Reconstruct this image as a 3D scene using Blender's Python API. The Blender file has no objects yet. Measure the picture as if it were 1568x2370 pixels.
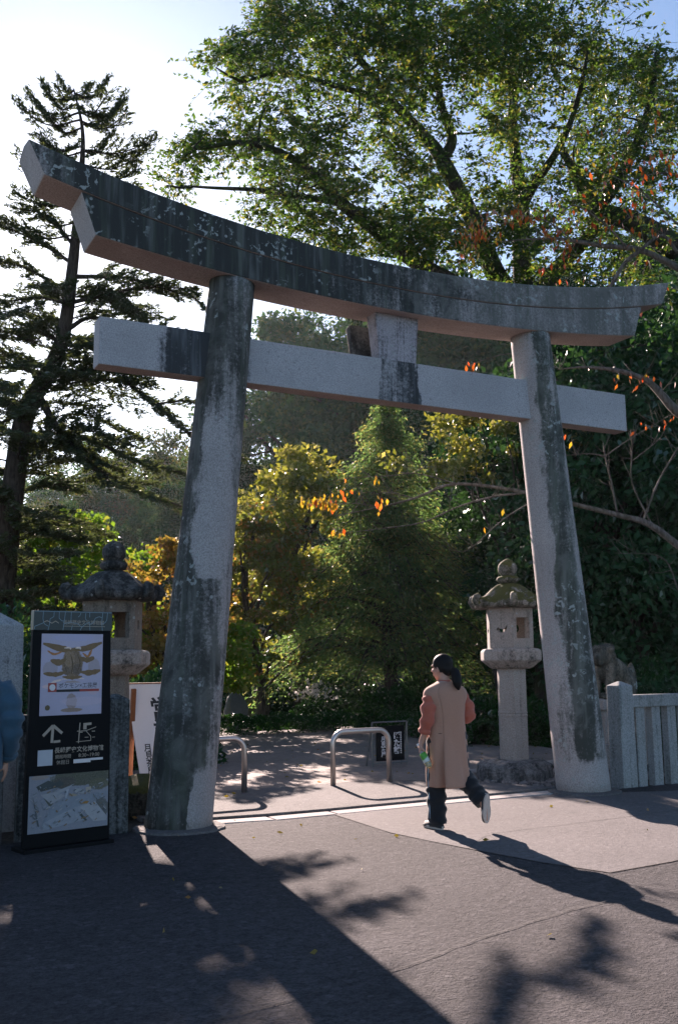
import bpy, bmesh, math, random
import numpy as np
from mathutils import Vector, Matrix
S = bpy.context.scene
COL = S.collection
R = math.radians

# ---------------------------------------------------------------- camera
CAM = np.array((-5.5875, -9.2464, 1.5))
RT = np.array((0.88521533, -0.46504531, -0.01125505))
UP = np.array((-0.05934888, -0.13690192, 0.98880512))
FW = np.array((0.46138002, 0.87463748, 0.1487876))
cd = bpy.data.cameras.new('camera'); co = bpy.data.objects.new('camera', cd); COL.objects.link(co)
cd.sensor_fit = 'VERTICAL'; cd.sensor_height = 36; cd.sensor_width = 24; cd.lens = 35.26
cd.clip_start = .05; cd.clip_end = 3000
m = Matrix.Identity(4)
for k in range(3):
    m[k][0] = RT[k]; m[k][1] = UP[k]; m[k][2] = -FW[k]; m[k][3] = CAM[k]
co.matrix_world = m
S.camera = co
HF = np.array((.4666, .8845, 0))


def at(px, py, d):
    """point seen at (px, py) of the 1568 x 2370 view, d metres ahead of the camera along the ground"""
    r = FW * 2321.6 + RT * (px - 784) - UP * (py - 1185)
    return CAM + r * (d / (r @ HF))


# ---------------------------------------------------------------- light
SAZ, SEL = R(12.0), R(23.7)
SUN = np.array((math.sin(SAZ) * math.cos(SEL), math.cos(SAZ) * math.cos(SEL), math.sin(SEL)))
w = bpy.data.worlds.new("World"); S.world = w; w.use_nodes = True
nt = w.node_tree
sky = nt.nodes.new('ShaderNodeTexSky'); sky.sky_type = 'NISHITA'; sky.sun_disc = False
sky.sun_elevation = SEL; sky.sun_rotation = SAZ
sky.air_density = .9; sky.dust_density = .36; sky.ozone_density = 2.6
bg = nt.nodes['Background']; bg.inputs[1].default_value = .053
nt.links.new(sky.outputs[0], bg.inputs[0])
sl = bpy.data.lights.new('sun', 'SUN'); sl.energy = 5; sl.angle = R(.5); sl.color = (1, .80, .72)
so = bpy.data.objects.new('sun', sl); COL.objects.link(so)
so.rotation_euler = Vector(SUN).to_track_quat('Z', 'Y').to_euler()
S.view_settings.view_transform = 'Standard'; S.view_settings.look = 'None'
S.view_settings.exposure = 1.86; S.view_settings.gamma = 1; S.view_settings.use_curve_mapping = False
cy = S.cycles
cy.max_bounces = 7; cy.diffuse_bounces = 4; cy.glossy_bounces = 3; cy.transmission_bounces = 5; cy.transparent_max_bounces = 6


# ---------------------------------------------------------------- helpers: objects
def link(o, parent=None):
    COL.objects.link(o)
    if parent is not None: o.parent = parent
    return o


def tag(o, label=None, cat=None, group=None, kind=None):
    if label: o['label'] = label
    if cat: o['category'] = cat
    if group: o['group'] = group
    if kind: o['kind'] = kind
    return o


def thing(name, label, cat, loc=(0, 0, 0), rz=0, group=None):
    o = bpy.data.objects.new(name, None); o.empty_display_size = .2
    o.location = Vector([float(v) for v in loc]); o.rotation_euler = (0, 0, rz)
    link(o); return tag(o, label, cat, group)


def copy_tree(o, parent=None):
    c = o.copy(); COL.objects.link(c)
    if parent is not None: c.parent = parent
    for ch in o.children: copy_tree(ch, c)
    return c


class MB:
    """collects shapes and links them as one mesh object"""
    def __init__(s): s.v = []; s.f = []; s.m = []; s.mi = 0

    def add(s, vs, fs):
        n = len(s.v); s.v += [tuple(float(q) for q in v) for v in vs]
        s.f += [[n + i for i in f] for f in fs]; s.m += [s.mi] * len(fs); return s

    def box(s, x0, x1, y0, y1, z0, z1, rot=None, at=(0, 0, 0)):
        vs = [(x, y, z) for z in (z0, z1) for x, y in ((x0, y0), (x1, y0), (x1, y1), (x0, y1))]
        if rot is not None: vs = [tuple(rot @ Vector(v) + Vector(at)) for v in vs]
        return s.add(vs, [(3, 2, 1, 0), (4, 5, 6, 7), (0, 1, 5, 4), (1, 2, 6, 5), (2, 3, 7, 6), (3, 0, 4, 7)])

    def rings(s, rs, cap=True, close=True):
        n = len(rs[0]); vs = [p for r in rs for p in r]; fs = []
        for i in range(len(rs) - 1):
            for j in range(n if close else n - 1):
                k = (j + 1) % n
                fs.append((i * n + j, i * n + k, (i + 1) * n + k, (i + 1) * n + j))
        if cap:
            fs.append(tuple(range(n - 1, -1, -1))); fs.append(tuple((len(rs) - 1) * n + j for j in range(n)))
        return s.add(vs, fs)

    def lathe(s, prof, n=24, at=(0, 0, 0), a0=0., jit=0, rng=None):
        rs = []
        for r, z in prof:
            rs.append([(at[0] + r * math.cos(a0 + 2 * math.pi * j / n) * (1 + (rng.uniform(-jit, jit) if jit else 0)),
                        at[1] + r * math.sin(a0 + 2 * math.pi * j / n) * (1 + (rng.uniform(-jit, jit) if jit else 0)),
                        at[2] + z + (rng.uniform(-jit, jit) * r * .4 if jit else 0)) for j in range(n)])
        return s.rings(rs)

    def tube(s, pts, rad, n=8, cap=True):
        pts = [np.array(p, float) for p in pts]
        if not hasattr(rad, '__len__'): rad = [rad] * len(pts)
        rs = []; up = None
        for i, p in enumerate(pts):
            d = pts[min(i + 1, len(pts) - 1)] - pts[max(i - 1, 0)]
            d = d / (np.linalg.norm(d) + 1e-9)
            if up is None:
                a = np.array((0, 0, 1.)) if abs(d[2]) < .9 else np.array((1., 0, 0))
                up = np.cross(d, a)
            up = up - d * (up @ d); up /= np.linalg.norm(up) + 1e-9
            o = np.cross(d, up)
            rs.append([tuple(p + rad[i] * (up * math.cos(2 * math.pi * j / n) + o * math.sin(2 * math.pi * j / n))) for j in range(n)])
        return s.rings(rs, cap)

    def prism(s, poly, z0, z1):
        n = len(poly)
        a = sum(poly[i][0] * poly[(i + 1) % n][1] - poly[(i + 1) % n][0] * poly[i][1] for i in range(n))
        if a < 0: poly = poly[::-1]
        return s.rings([[(x, y, z0) for x, y in poly], [(x, y, z1) for x, y in poly]])

    def build(s, name, mat, parent=None, smooth=False, bevel=0, seg=2, **kw):
        me = bpy.data.meshes.new(name); me.from_pydata(s.v, [], s.f)
        mats = mat if isinstance(mat, (list, tuple)) else [mat]
        for q in mats: me.materials.append(q)
        if len(mats) > 1: me.polygons.foreach_set('material_index', s.m)
        me.update()
        if smooth: me.shade_smooth()
        o = link(bpy.data.objects.new(name, me), parent)
        if bevel:
            b = o.modifiers.new('bevel', 'BEVEL'); b.width = bevel; b.segments = seg; b.limit_method = 'ANGLE'; b.angle_limit = R(35)
        return tag(o, **kw)


def spline(pts, n):
    """Catmull-Rom through the points, n samples"""
    P = [np.array(p, float) for p in pts]; P = [2 * P[0] - P[1]] + P + [2 * P[-1] - P[-2]]
    out = []
    for k in range(n):
        t = k / (n - 1) * (len(P) - 3); i = min(int(t), len(P) - 4); t -= i
        a, b, c, d = P[i:i + 4]
        out.append(.5 * (2 * b + (c - a) * t + (2 * a - 5 * b + 4 * c - d) * t * t + (3 * b - a - 3 * c + d) * t ** 3))
    return out


# ---------------------------------------------------------------- helpers: materials
class NT:
    def __init__(s, name):
        s.m = bpy.data.materials.new(name); s.m.use_nodes = True; s.t = s.m.node_tree
        s.t.nodes.clear(); s.out = s.n('ShaderNodeOutputMaterial')

    def n(s, t, **kw):
        o = s.t.nodes.new(t)
        for k, v in kw.items(): setattr(o, k, v)
        return o

    def set(s, sock, v):
        if hasattr(v, 'links'): s.t.links.new(v, sock)
        elif isinstance(v, (tuple, list)) and len(v) == 3 and sock.type == 'RGBA': sock.default_value = (*v, 1)
        else: sock.default_value = v

    def obj(s): return s.n('ShaderNodeTexCoord').outputs['Object']

    def sc(s, v, k):
        o = s.n('ShaderNodeVectorMath', operation='MULTIPLY'); s.set(o.inputs[0], v); o.inputs[1].default_value = k; return o.outputs[0]

    def noise(s, v, scale, detail=4, rough=.55, dist=0):
        o = s.n('ShaderNodeTexNoise'); s.set(o.inputs['Vector'], v); o.inputs['Scale'].default_value = scale
        o.inputs['Detail'].default_value = detail; o.inputs['Roughness'].default_value = rough; o.inputs['Distortion'].default_value = dist
        return o.outputs[0]

    def math(s, op, a, b=0., c=None, clamp=False):
        o = s.n('ShaderNodeMath', operation=op, use_clamp=clamp); s.set(o.inputs[0], a); s.set(o.inputs[1], b)
        if c is not None: s.set(o.inputs[2], c)
        return o.outputs[0]

    def step(s, v, a, b, lo=0., hi=1.):
        o = s.n('ShaderNodeMapRange', interpolation_type='SMOOTHSTEP'); s.set(o.inputs[0], v)
        for i, q in enumerate((a, b, lo, hi)): o.inputs[i + 1].default_value = q
        return o.outputs[0]

    def mix(s, f, a, b, mode='MIX'):
        o = s.n('ShaderNodeMix', data_type='RGBA', blend_type=mode); s.set(o.inputs[0], f); s.set(o.inputs[6], a); s.set(o.inputs[7], b); return o.outputs[2]

    def xyz(s, v):
        o = s.n('ShaderNodeSeparateXYZ'); s.set(o.inputs[0], v); return o.outputs

    def bump(s, h, strength=.3, dist=.02):
        o = s.n('ShaderNodeBump'); o.inputs['Strength'].default_value = strength; o.inputs['Distance'].default_value = dist
        s.set(o.inputs['Height'], h); return o.outputs[0]

    def pbr(s, col, rough=.8, bump=None, spec=.4, metal=0., **kw):
        b = s.n('ShaderNodeBsdfPrincipled'); s.set(b.inputs['Base Color'], col); s.set(b.inputs['Roughness'], rough)
        b.inputs['Specular IOR Level'].default_value = spec; b.inputs['Metallic'].default_value = metal
        for k, v in kw.items(): s.set(b.inputs[k], v)
        if bump is not None: s.set(b.inputs['Normal'], bump)
        s.t.links.new(b.outputs[0], s.out.inputs[0]); return s.m


def plain(name, col, rough=.6, var=.15, scale=30, spec=.4, metal=0., bump=.1):
    t = NT(name); v = t.obj(); f = t.noise(v, scale, 5)
    c = t.mix(f, tuple(q * (1 - var) for q in col), tuple(q * (1 + var) for q in col))
    return t.pbr(c, rough, t.bump(f, bump, .01) if bump else None, spec, metal)


def stone(name, light=(.36, .34, .34), dark=(.022, .026, .028), amt=0., green=.0, lichen=0., moss=0., streak=6., bias=None, warm=None, dark2=None):
    """weathered granite: speckle, vertical black mould, pale lichen, moss; bias(t, xyz) shifts where the mould grows"""
    light = tuple(q * 1.22 for q in light)
    t = NT(name); v = t.obj(); X = t.xyz(v)
    sp = t.noise(v, 75, 3, .7); sp2 = t.noise(v, 26, 2, .6)
    g = t.mix(t.step(sp, .38, .62), tuple(q * .76 for q in light), tuple(q * 1.18 for q in light))
    g = t.mix(t.step(sp2, .62, .72), g, tuple(q * .66 for q in light))
    big = t.noise(v, 1.1, 4, .6)
    g = t.mix(t.math('MULTIPLY', t.step(big, .35, .7), .45), g, warm or tuple(q * .62 for q in light))
    st = t.noise(t.sc(v, (streak, streak, .55)), 1.6, 6, .62, .3)
    pa = t.noise(v, 2.3, 6, .65, .4)
    k = t.math('ADD', t.math('MULTIPLY', st, .75), t.math('MULTIPLY', pa, .45))
    k = t.math('ADD', k, amt - .6)
    if bias:
        nz_ = t.n('ShaderNodeTexNoise'); t.set(nz_.inputs['Vector'], t.sc(v, (1, 1, .45))); nz_.inputs['Scale'].default_value = 4.; nz_.inputs['Detail'].default_value = 5
        vm = t.n('ShaderNodeVectorMath', operation='MULTIPLY_ADD'); t.set(vm.inputs[0], nz_.outputs[1]); vm.inputs[1].default_value = (.42, .42, .14); vm.inputs[2].default_value = (-.21, -.21, -.07)
        va = t.n('ShaderNodeVectorMath', operation='ADD'); t.set(va.inputs[0], v); t.set(va.inputs[1], vm.outputs[0]); k = t.math('ADD', k, bias(t, t.xyz(va.outputs[0])))
    fine = t.noise(v, 34, 3, .7)
    k = t.math('ADD', k, t.math('MULTIPLY', t.math('SUBTRACT', fine, .5), .55))
    mask = t.step(k, -.1, .24)
    dk = t.mix(t.step(t.noise(t.sc(v, (9, 9, .7)), 1.3, 4), .5, .7), dark, tuple(min(1, q * 2.6 + .005) for q in dark))
    if dark2:
        d2 = t.step(t.math('ADD', t.noise(v, 3.1, 6, .7, .5), dark2[1](t, X) if dark2[1] else 0.), .42, .66); dk = t.mix(d2, dk, dark2[0])
    if green:
        gm = t.math('MULTIPLY', t.step(t.noise(t.sc(v, (11, 11, .6)), 1.1, 5, .6), .5, .66), green)
        dk = t.mix(gm, dk, (.088, .106, .08))
    c = t.mix(mask, g, dk)
    if lichen:
        ln = t.noise(v, 13, 4, .62, .6); la = t.noise(v, 1.7, 3, .5)
        lm = t.math('MULTIPLY', t.step(ln, .57, .62), t.step(la, .62 - lichen * .3, .74 - lichen * .3))
        c = t.mix(lm, c, (.33, .36, .35))
        vo = t.n('ShaderNodeTexVoronoi'); t.set(vo.inputs[0], v); vo.inputs['Scale'].default_value = 9
        dots = t.math('MULTIPLY', t.step(vo.outputs[0], .17, .12), t.step(la, .5, .56))
        c = t.mix(t.math('MULTIPLY', dots, .8), c, (.36, .38, .37))
    if moss:
        mn = t.noise(v, 7, 6, .7, .5); nz = t.xyz(t.n('ShaderNodeNewGeometry').outputs['Normal'])[2]
        mm = t.step(t.math('ADD', mn, t.math('MULTIPLY', nz, .22)), .66 - moss * .2, .74 - moss * .2)
        c = t.mix(mm, c, t.mix(t.noise(v, 40, 3), (.035, .042, .01), (.095, .092, .025)))
    h = t.math('ADD', t.math('MULTIPLY', sp, .5), t.math('MULTIPLY', pa, .6))
    return t.pbr(c, .88, t.bump(h, .45, .015), .25)


def leafmat(name, a, b, c=None, trans=.45, gloss=.18, tint=(1.25, 1.15, .5)):
    t = NT(name); rnd = t.n('ShaderNodeNewGeometry').outputs['Random Per Island']
    v = t.obj(); cl = t.noise(v, .8, 3, .6)
    f = t.math('ADD', t.math('MULTIPLY', rnd, .6), t.math('MULTIPLY', t.math('SUBTRACT', cl, .3), 1.1), clamp=True)
    col = t.mix(f, a, b)
    if c: col = t.mix(t.step(t.math('ADD', t.math('FRACT', t.math('MULTIPLY', rnd, 7.3)), t.math('SUBTRACT', cl, .5)), .72, .9), col, c)
    d = t.n('ShaderNodeBsdfDiffuse'); t.set(d.inputs[0], col)
    tr = t.n('ShaderNodeBsdfTranslucent'); t.set(tr.inputs[0], t.mix(1., col, tint, 'MULTIPLY'))
    mx = t.n('ShaderNodeMixShader'); mx.inputs[0].default_value = trans
    t.t.links.new(d.outputs[0], mx.inputs[1]); t.t.links.new(tr.outputs[0], mx.inputs[2])
    gl = t.n('ShaderNodeBsdfGlossy'); gl.inputs[0].default_value = (1, 1, 1, 1); gl.inputs['Roughness'].default_value = .38
    fr = t.n('ShaderNodeFresnel'); fr.inputs[0].default_value = 1.4
    m2 = t.n('ShaderNodeMixShader'); t.set(m2.inputs[0], t.math('MULTIPLY', fr.outputs[0], gloss))
    t.t.links.new(mx.outputs[0], m2.inputs[1]); t.t.links.new(gl.outputs[0], m2.inputs[2])
    t.t.links.new(m2.outputs[0], t.out.inputs[0]); return t.m


def barkmat(name, a, b, moss=0.):
    t = NT(name); v = t.obj(); n1 = t.noise(t.sc(v, (9, 9, 2)), 2.2, 6, .65, .5)
    c = t.mix(t.step(n1, .35, .65), a, b)
    if moss: c = t.mix(t.math('MULTIPLY', t.step(t.noise(v, 2.5, 4), .4, .6), moss), c, (.035, .06, .015))
    return t.pbr(c, .92, t.bump(n1, .8, .04), .2)


# ---------------------------------------------------------------- helpers: leaves and trees
def leaves(name, cen, dr, size, ratio, mat, parent, seed=0, fold=.12, **kw):
    rng = np.random.default_rng(seed); n = len(cen)
    dr = dr / (np.linalg.norm(dr, axis=1, keepdims=True) + 1e-9)
    q = rng.normal(size=(n, 3)); sd = np.cross(dr, q); sd /= np.linalg.norm(sd, axis=1, keepdims=True) + 1e-9
    nm = np.cross(dr, sd); L = size[:, None]; W = L * ratio
    V = np.empty((n, 4, 3), np.float32)
    V[:, 0] = cen - dr * L * .5; V[:, 2] = cen + dr * L * .5
    mid = cen - dr * L * .06
    V[:, 1] = mid + sd * W * .5 + nm * L * fold; V[:, 3] = mid - sd * W * .5 + nm * L * fold
    me = bpy.data.meshes.new(name)
    me.vertices.add(n * 4); me.vertices.foreach_set('co', V.ravel())
    me.loops.add(n * 4); me.loops.foreach_set('vertex_index', np.arange(n * 4, dtype=np.int32))
    me.polygons.add(n); me.polygons.foreach_set('loop_start', np.arange(0, n * 4, 4, dtype=np.int32))
    me.materials.append(mat); me.update(calc_edges=True)
    return tag(link(bpy.data.objects.new(name, me), parent), **kw)


def clump_leaves(cs, rads, per, size, rng, flat=.7, droop=.3, out=1.):
    """leaves spread round every clump centre: centres, axes, sizes"""
    C = []; D = []
    for c, r in zip(cs, rads):
        k = max(4, int(per * rng.uniform(.6, 1.4)))
        d = rng.normal(size=(k, 3)); d /= np.linalg.norm(d, axis=1, keepdims=True)
        p = d * (rng.random((k, 1)) ** .45) * r * np.array((1, 1, flat))
        C.append(c + p); D.append(d * out + rng.normal(size=(k, 3)) * .7 + np.array((0, 0, -droop)))
    C = np.concatenate(C); D = np.concatenate(D)
    return C, D, size * rng.uniform(.6, 1.3, len(C))


def spray_leaves(mb, cs, rads, nsp, nl, size, rng, flat=.55, droop=.12):
    """leafy twiglets fanning out of every clump centre, leaves set along both sides of each"""
    C = []; D = []; Z = []
    for c, r in zip(cs, rads):
        out = rng.normal(size=3) * (1, 1, .3); out /= np.linalg.norm(out)
        for k in range(max(3, int(nsp * rng.uniform(.6, 1.4)))):
            d = rng.normal(size=3) * np.array((1, 1, flat)) + out * .45 + np.array((0, 0, .1 - droop)); d /= np.linalg.norm(d); L = r * rng.uniform(.55, 1.25)
            s = c + rng.normal(size=3) * r * .18; e = s + d * L; mid = s + d * L * .5 + np.array((0, 0, .07 * L)); mb.tube([s, mid, e], [.006, .004, .002], 3)
            n = max(4, int(nl * rng.uniform(.6, 1.4))); t = rng.uniform(.25, 1.06, n)[:, None]; sd = np.cross(d, (0, 0, 1.)); sd /= np.linalg.norm(sd) + 1e-6
            q = rng.choice((-1., 1.), (n, 1)); C.append(s + d * L * t + sd * q * .045 + rng.normal(size=(n, 3)) * .022 + np.array((0, 0, 1)) * (.28 * t * (1 - t) * L)); D.append(d * .75 + sd * q * .7 + rng.normal(size=(n, 3)) * .35 - np.array((0, 0, .3))); Z.append(size * rng.uniform(.55, 1.3, n) * rng.uniform(.8, 1.15))
    return np.concatenate(C), np.concatenate(D), np.concatenate(Z)


def twig(mb, a, b, r0, r1, rng, sag=.12, n=4, sides=5):
    a = np.array(a, float); b = np.array(b, float); L = np.linalg.norm(b - a)
    mid = (a + b) / 2 + rng.normal(size=3) * L * .07 + np.array((0, 0, sag * L))
    mb.tube(spline([a, mid, b], n), np.linspace(r0, r1, n), sides)


def attach(mb, limbs, cs, rng, r=.03, sag=.1):
    """grow a twig to every clump, near ones first, each from the closest limb or earlier twig"""
    P = np.concatenate([np.array(l) for l in limbs]); rad = np.full(len(P), r * 1.4)
    o = np.argsort([np.min(np.linalg.norm(P - c, axis=1)) for c in cs])
    for c in cs[o]:
        d = np.linalg.norm(P - c, axis=1) + np.maximum(0, P[:, 2] - c[2]) * .5
        k = int(np.argmin(d)); r0 = min(r, rad[k] * .72)
        a = P[k]; L = np.linalg.norm(c - a); mid = (a + c) / 2 + rng.normal(size=3) * L * .09 + np.array((0, 0, sag * L))
        pts = spline([a, mid, c], 5); mb.tube(pts, np.linspace(r0, max(.004, r0 * .4), 5), 5)
        P = np.concatenate([P, np.array(pts[1:])]); rad = np.concatenate([rad, np.linspace(r0, max(.004, r0 * .4), 5)[1:]])


def broadleaf(name, label, cat, base, H, W, z0, nc, per, ls, lm, bark, seed, ratio=.5, cr=None, group=None, droop=.3, flat=.75, trunk_r=None, top=.5, rz=0):
    rng = np.random.default_rng(seed); t = thing(name, label, cat, base, rz, group)
    cr = cr or W * .16
    cs = []
    while len(cs) < nc:
        d = rng.uniform(-1, 1, 3); q = np.linalg.norm(d)
        if q > 1 or q < .45 * rng.random(): continue
        z = d[2]; k = 1 if z < 0 else (1 - top * z * z)
        cs.append(np.array((d[0] * W / 2 * k, d[1] * W / 2 * k, z0 + (H - z0) * (z + 1) / 2)))
    cs = np.array(cs); mb = MB(); tr = trunk_r or H * .022
    trunk = spline([(0, 0, -.1), (rng.normal() * .15, rng.normal() * .15, H * .3), (rng.normal() * .3, rng.normal() * .3, H * .6), (rng.normal() * .3, rng.normal() * .3, H * .88)], 12)
    mb.tube(trunk, np.linspace(tr, tr * .2, 12), 9)
    limbs = [trunk[3:]]
    for c in cs[rng.choice(nc, min(nc, 14), replace=False)]:
        k = min(11, max(2, int(11 * (c[2] / H) * .75))); a = trunk[k]
        l = spline([a, a * .5 + c * .5 + np.array((0, 0, .05 * H)) + rng.normal(size=3) * .12, c], 7)
        mb.tube(l, np.linspace(tr * .42, tr * .08, 7), 6); limbs.append(l[1:])
    attach(mb, limbs, cs, rng, tr * .12)
    mb.build('trunk', bark, t, True)
    C, D, Z = clump_leaves(cs, cr * rng.uniform(.6, 1.35, nc), per, ls, rng, flat, droop)
    leaves('crown', C, D, Z, ratio, lm, t, seed)
    return t


def conifer(name, label, cat, base, H, W, n, per, ls, lm, bark, seed, ratio=.25, z0=.4, droop=.8, group=None):
    """conical tree of drooping sprays"""
    rng = np.random.default_rng(seed); t = thing(name, label, cat, base, 0, group); mb = MB()
    tr = [(rng.normal() * .04, rng.normal() * .04, z) for z in np.linspace(-.1, H * .98, 14)]
    mb.tube(tr, np.linspace(H * .024, .01, 14), 9); cs = []; rad = []; ax = []
    for i in range(n):
        u = rng.random() ** 1.25; z = z0 + (H - z0) * u; rr = W / 2 * (1 - u) ** .85 * rng.uniform(.75, 1.15) + .12
        a = rng.uniform(0, 2 * math.pi); o = np.array((math.cos(a), math.sin(a), 0)); st = np.array((0, 0, z + .1 * rr))
        br = spline([st, st + o * rr * .55 + (0, 0, .12 * rr), st + o * rr + (0, 0, -.18 * rr)], 6)
        mb.tube(br, np.linspace(.008 + .014 * rr, .005, 6), 5)
        for q in np.linspace(.3, 1, max(3, int(rr / .22))):
            p = np.array(br[min(5, int(q * 5))]) + rng.normal(size=3) * np.array((.13, .13, .05)) * (.5 + rr * .35)
            cs.append(p - (0, 0, .08)); rad.append(.16 + .08 * rr); ax.append(o)
    mb.build('trunk', bark, t, True)
    C = []; D = []
    for c, r, o in zip(cs, rad, ax):
        k = int(per * rng.uniform(.6, 1.4)); C.append(c + rng.normal(size=(k, 3)) * r * np.array((.55, .55, .5)))
        D.append(np.tile(o * .7 + np.array((0, 0, -droop)), (k, 1)) + rng.normal(size=(k, 3)) * .45)
    C = np.concatenate(C); D = np.concatenate(D)
    leaves('crown', C, D, ls * rng.uniform(.6, 1.3, len(C)), ratio, lm, t, seed)
    return t


def text_mesh(mb, body, size, fn, vertical=False, bold=0., align='CENTER', wide=1.):
    """letters as thin solid faces; fn maps (x, y) on the board to a point"""
    cu = bpy.data.curves.new('lettering', 'FONT')
    cu.body = '\n'.join(body) if vertical else body
    cu.size = size; cu.align_x = align; cu.align_y = 'CENTER'; cu.offset = bold; cu.resolution_u = 3
    if vertical: cu.space_line = .92
    o = bpy.data.objects.new('lettering', cu); COL.objects.link(o)
    me = bpy.data.meshes.new_from_object(o.evaluated_get(bpy.context.evaluated_depsgraph_get()))
    mb.add([fn(v.co.x * wide, v.co.y) for v in me.vertices], [tuple(p.vertices) for p in me.polygons])
    bpy.data.objects.remove(o); bpy.data.curves.remove(cu); bpy.data.meshes.remove(me)

# ================================================================ materials
GRAN = (.31, .29, .285)
M = {}
M['granite_clean'] = stone('granite_clean', (.36, .30, .27), amt=-.35, warm=(.27, .2, .165))
M['granite_new'] = stone('granite_new', (.36, .355, .36), amt=-.42, warm=(.3, .29, .285))


def beam_bias(t, X):
    left = t.step(X[0], 1.2, -2.6)
    return t.math('ADD', t.math('MULTIPLY', left, .3), t.math('MULTIPLY', t.step(X[0], -3.2, -3.9), -.3))


def nuki_bias(t, X):
    near = t.math('MULTIPLY', t.step(X[0], -3.0, -2.2), t.step(X[0], -1.75, -2.0))
    under = t.math('MULTIPLY', t.step(X[0], -.27, -.2), t.step(X[0], .27, .22))
    return t.math('ADD', t.math('MULTIPLY', t.step(X[0], -2.95, -2.5), t.step(X[0], -1.7, -2.0, 0, .62)), t.math('MULTIPLY', under, t.step(X[0], -.25, .15, .3, .52)))


def pillar_u(t, X, x0, lean, rx, ry):
    xc = t.math('ADD', X[0], t.math('MULTIPLY', X[2], -lean)); xc = t.math('ADD', xc, -x0)
    return t.math('DIVIDE', t.math('ADD', t.math('MULTIPLY', xc, rx), t.math('MULTIPLY', X[1], ry)), .29)


def lp_bias(t, X):
    u = pillar_u(t, X, -2.4357, .0949, .945, -.325)
    up = t.step(X[2], 2.30, 2.34)
    a = t.math('ADD', t.math('MULTIPLY', t.step(u, -.25, -.62), .42), t.math('MULTIPLY', t.step(X[2], 3.4, 4.6), .30))
    a = t.math('ADD', a, t.math('MULTIPLY', t.step(u, .5, .85), .18))
    patch = t.math('MULTIPLY', t.step(X[2], .62, .35), t.step(u, .28, .5))
    b = t.math('SUBTRACT', t.math('ADD', t.step(u, .95, .6, 0, .24), .12), t.math('MULTIPLY', patch, .8))
    return t.math('ADD', t.math('MULTIPLY', a, up), t.math('MULTIPLY', b, t.math('SUBTRACT', 1., up)))


def rp_bias(t, X):
    u = pillar_u(t, X, 2.4357, -.0949, .756, -.654)
    band = t.math('MULTIPLY', t.step(u, -.12, .18), t.step(u, 1.0, .7, .35, 1.))
    lo = t.math('MULTIPLY', t.step(u, -.75, -.35), t.step(X[2], 1.9, 1.2, 0, .16))
    a = t.math('ADD', t.math('MULTIPLY', band, .34), lo)
    return t.math('ADD', a, t.math('MULTIPLY', t.step(X[2], .42, .3), -.42))


bx = lambda t, X: t.step(X[0], -1.8, 2.2, -.3, .2)
M['beam'] = stone('beam', GRAN, (.046, .049, .047), amt=.16, green=.6, lichen=.5, bias=beam_bias, streak=4.5, dark2=((.15, .15, .139), bx))
M['beam_low'] = stone('beam_low', GRAN, (.043, .046, .044), amt=.12, green=.5, lichen=.4, bias=beam_bias, streak=4.5, dark2=((.145, .145, .135), bx))
M['nuki'] = stone('nuki', (.36, .355, .365), (.045, .05, .054), amt=-.3, bias=nuki_bias, streak=9)
M['strut'] = stone('strut', (.34, .32, .34), (.045, .042, .046), amt=-.02, lichen=.1, streak=12)
M['pillar_a'] = stone('pillar_mould', (.32, .30, .295), (.05, .051, .047), amt=-.12, green=.4, lichen=.2, bias=lp_bias, streak=8, dark2=((.125, .127, .116), None))
M['pillar_b'] = stone('pillar_lichen', (.34, .315, .305), (.055, .06, .053), amt=-.14, green=.5, lichen=.6, bias=rp_bias, streak=7, dark2=((.14, .147, .134), None))
M['lantern'] = stone('lantern_stone', (.31, .275, .25), (.07, .07, .06), amt=-.1, lichen=.25, warm=(.24, .2, .17), streak=12)
M['lantern_grey'] = stone('lantern_roof_grey', (.12, .12, .115), (.02, .022, .022), amt=.12, lichen=.1)
M['lantern_moss'] = stone('lantern_roof_moss', (.24, .22, .2), (.03, .035, .02), amt=.1, lichen=.3, moss=.55)
M['platform'] = stone('lantern_platform', (.34, .3, .27), (.05, .05, .045), amt=0., lichen=.3)
M['base_rock'] = stone('lantern_base_rock', (.2, .185, .18), (.03, .032, .032), amt=.06)
M['fence'] = stone('fence_granite', (.27, .275, .275), (.06, .07, .068), amt=-.06, lichen=.15, streak=10, warm=(.22, .21, .18))
M['fence_dark'] = stone('fence_granite_mould', (.16, .165, .165), (.02, .022, .022), amt=.1, streak=10)
M['dark_hole'] = plain('soot', (.012, .011, .01), .9, .1)
M['bark'] = barkmat('bark', (.03, .024, .02), (.085, .07, .058))
M['bark_moss'] = barkmat('bark_moss', (.025, .021, .018), (.07, .06, .05), .75)
M['bark_pale'] = barkmat('bark_pale', (.08, .066, .058), (.2, .175, .158), .2)


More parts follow.
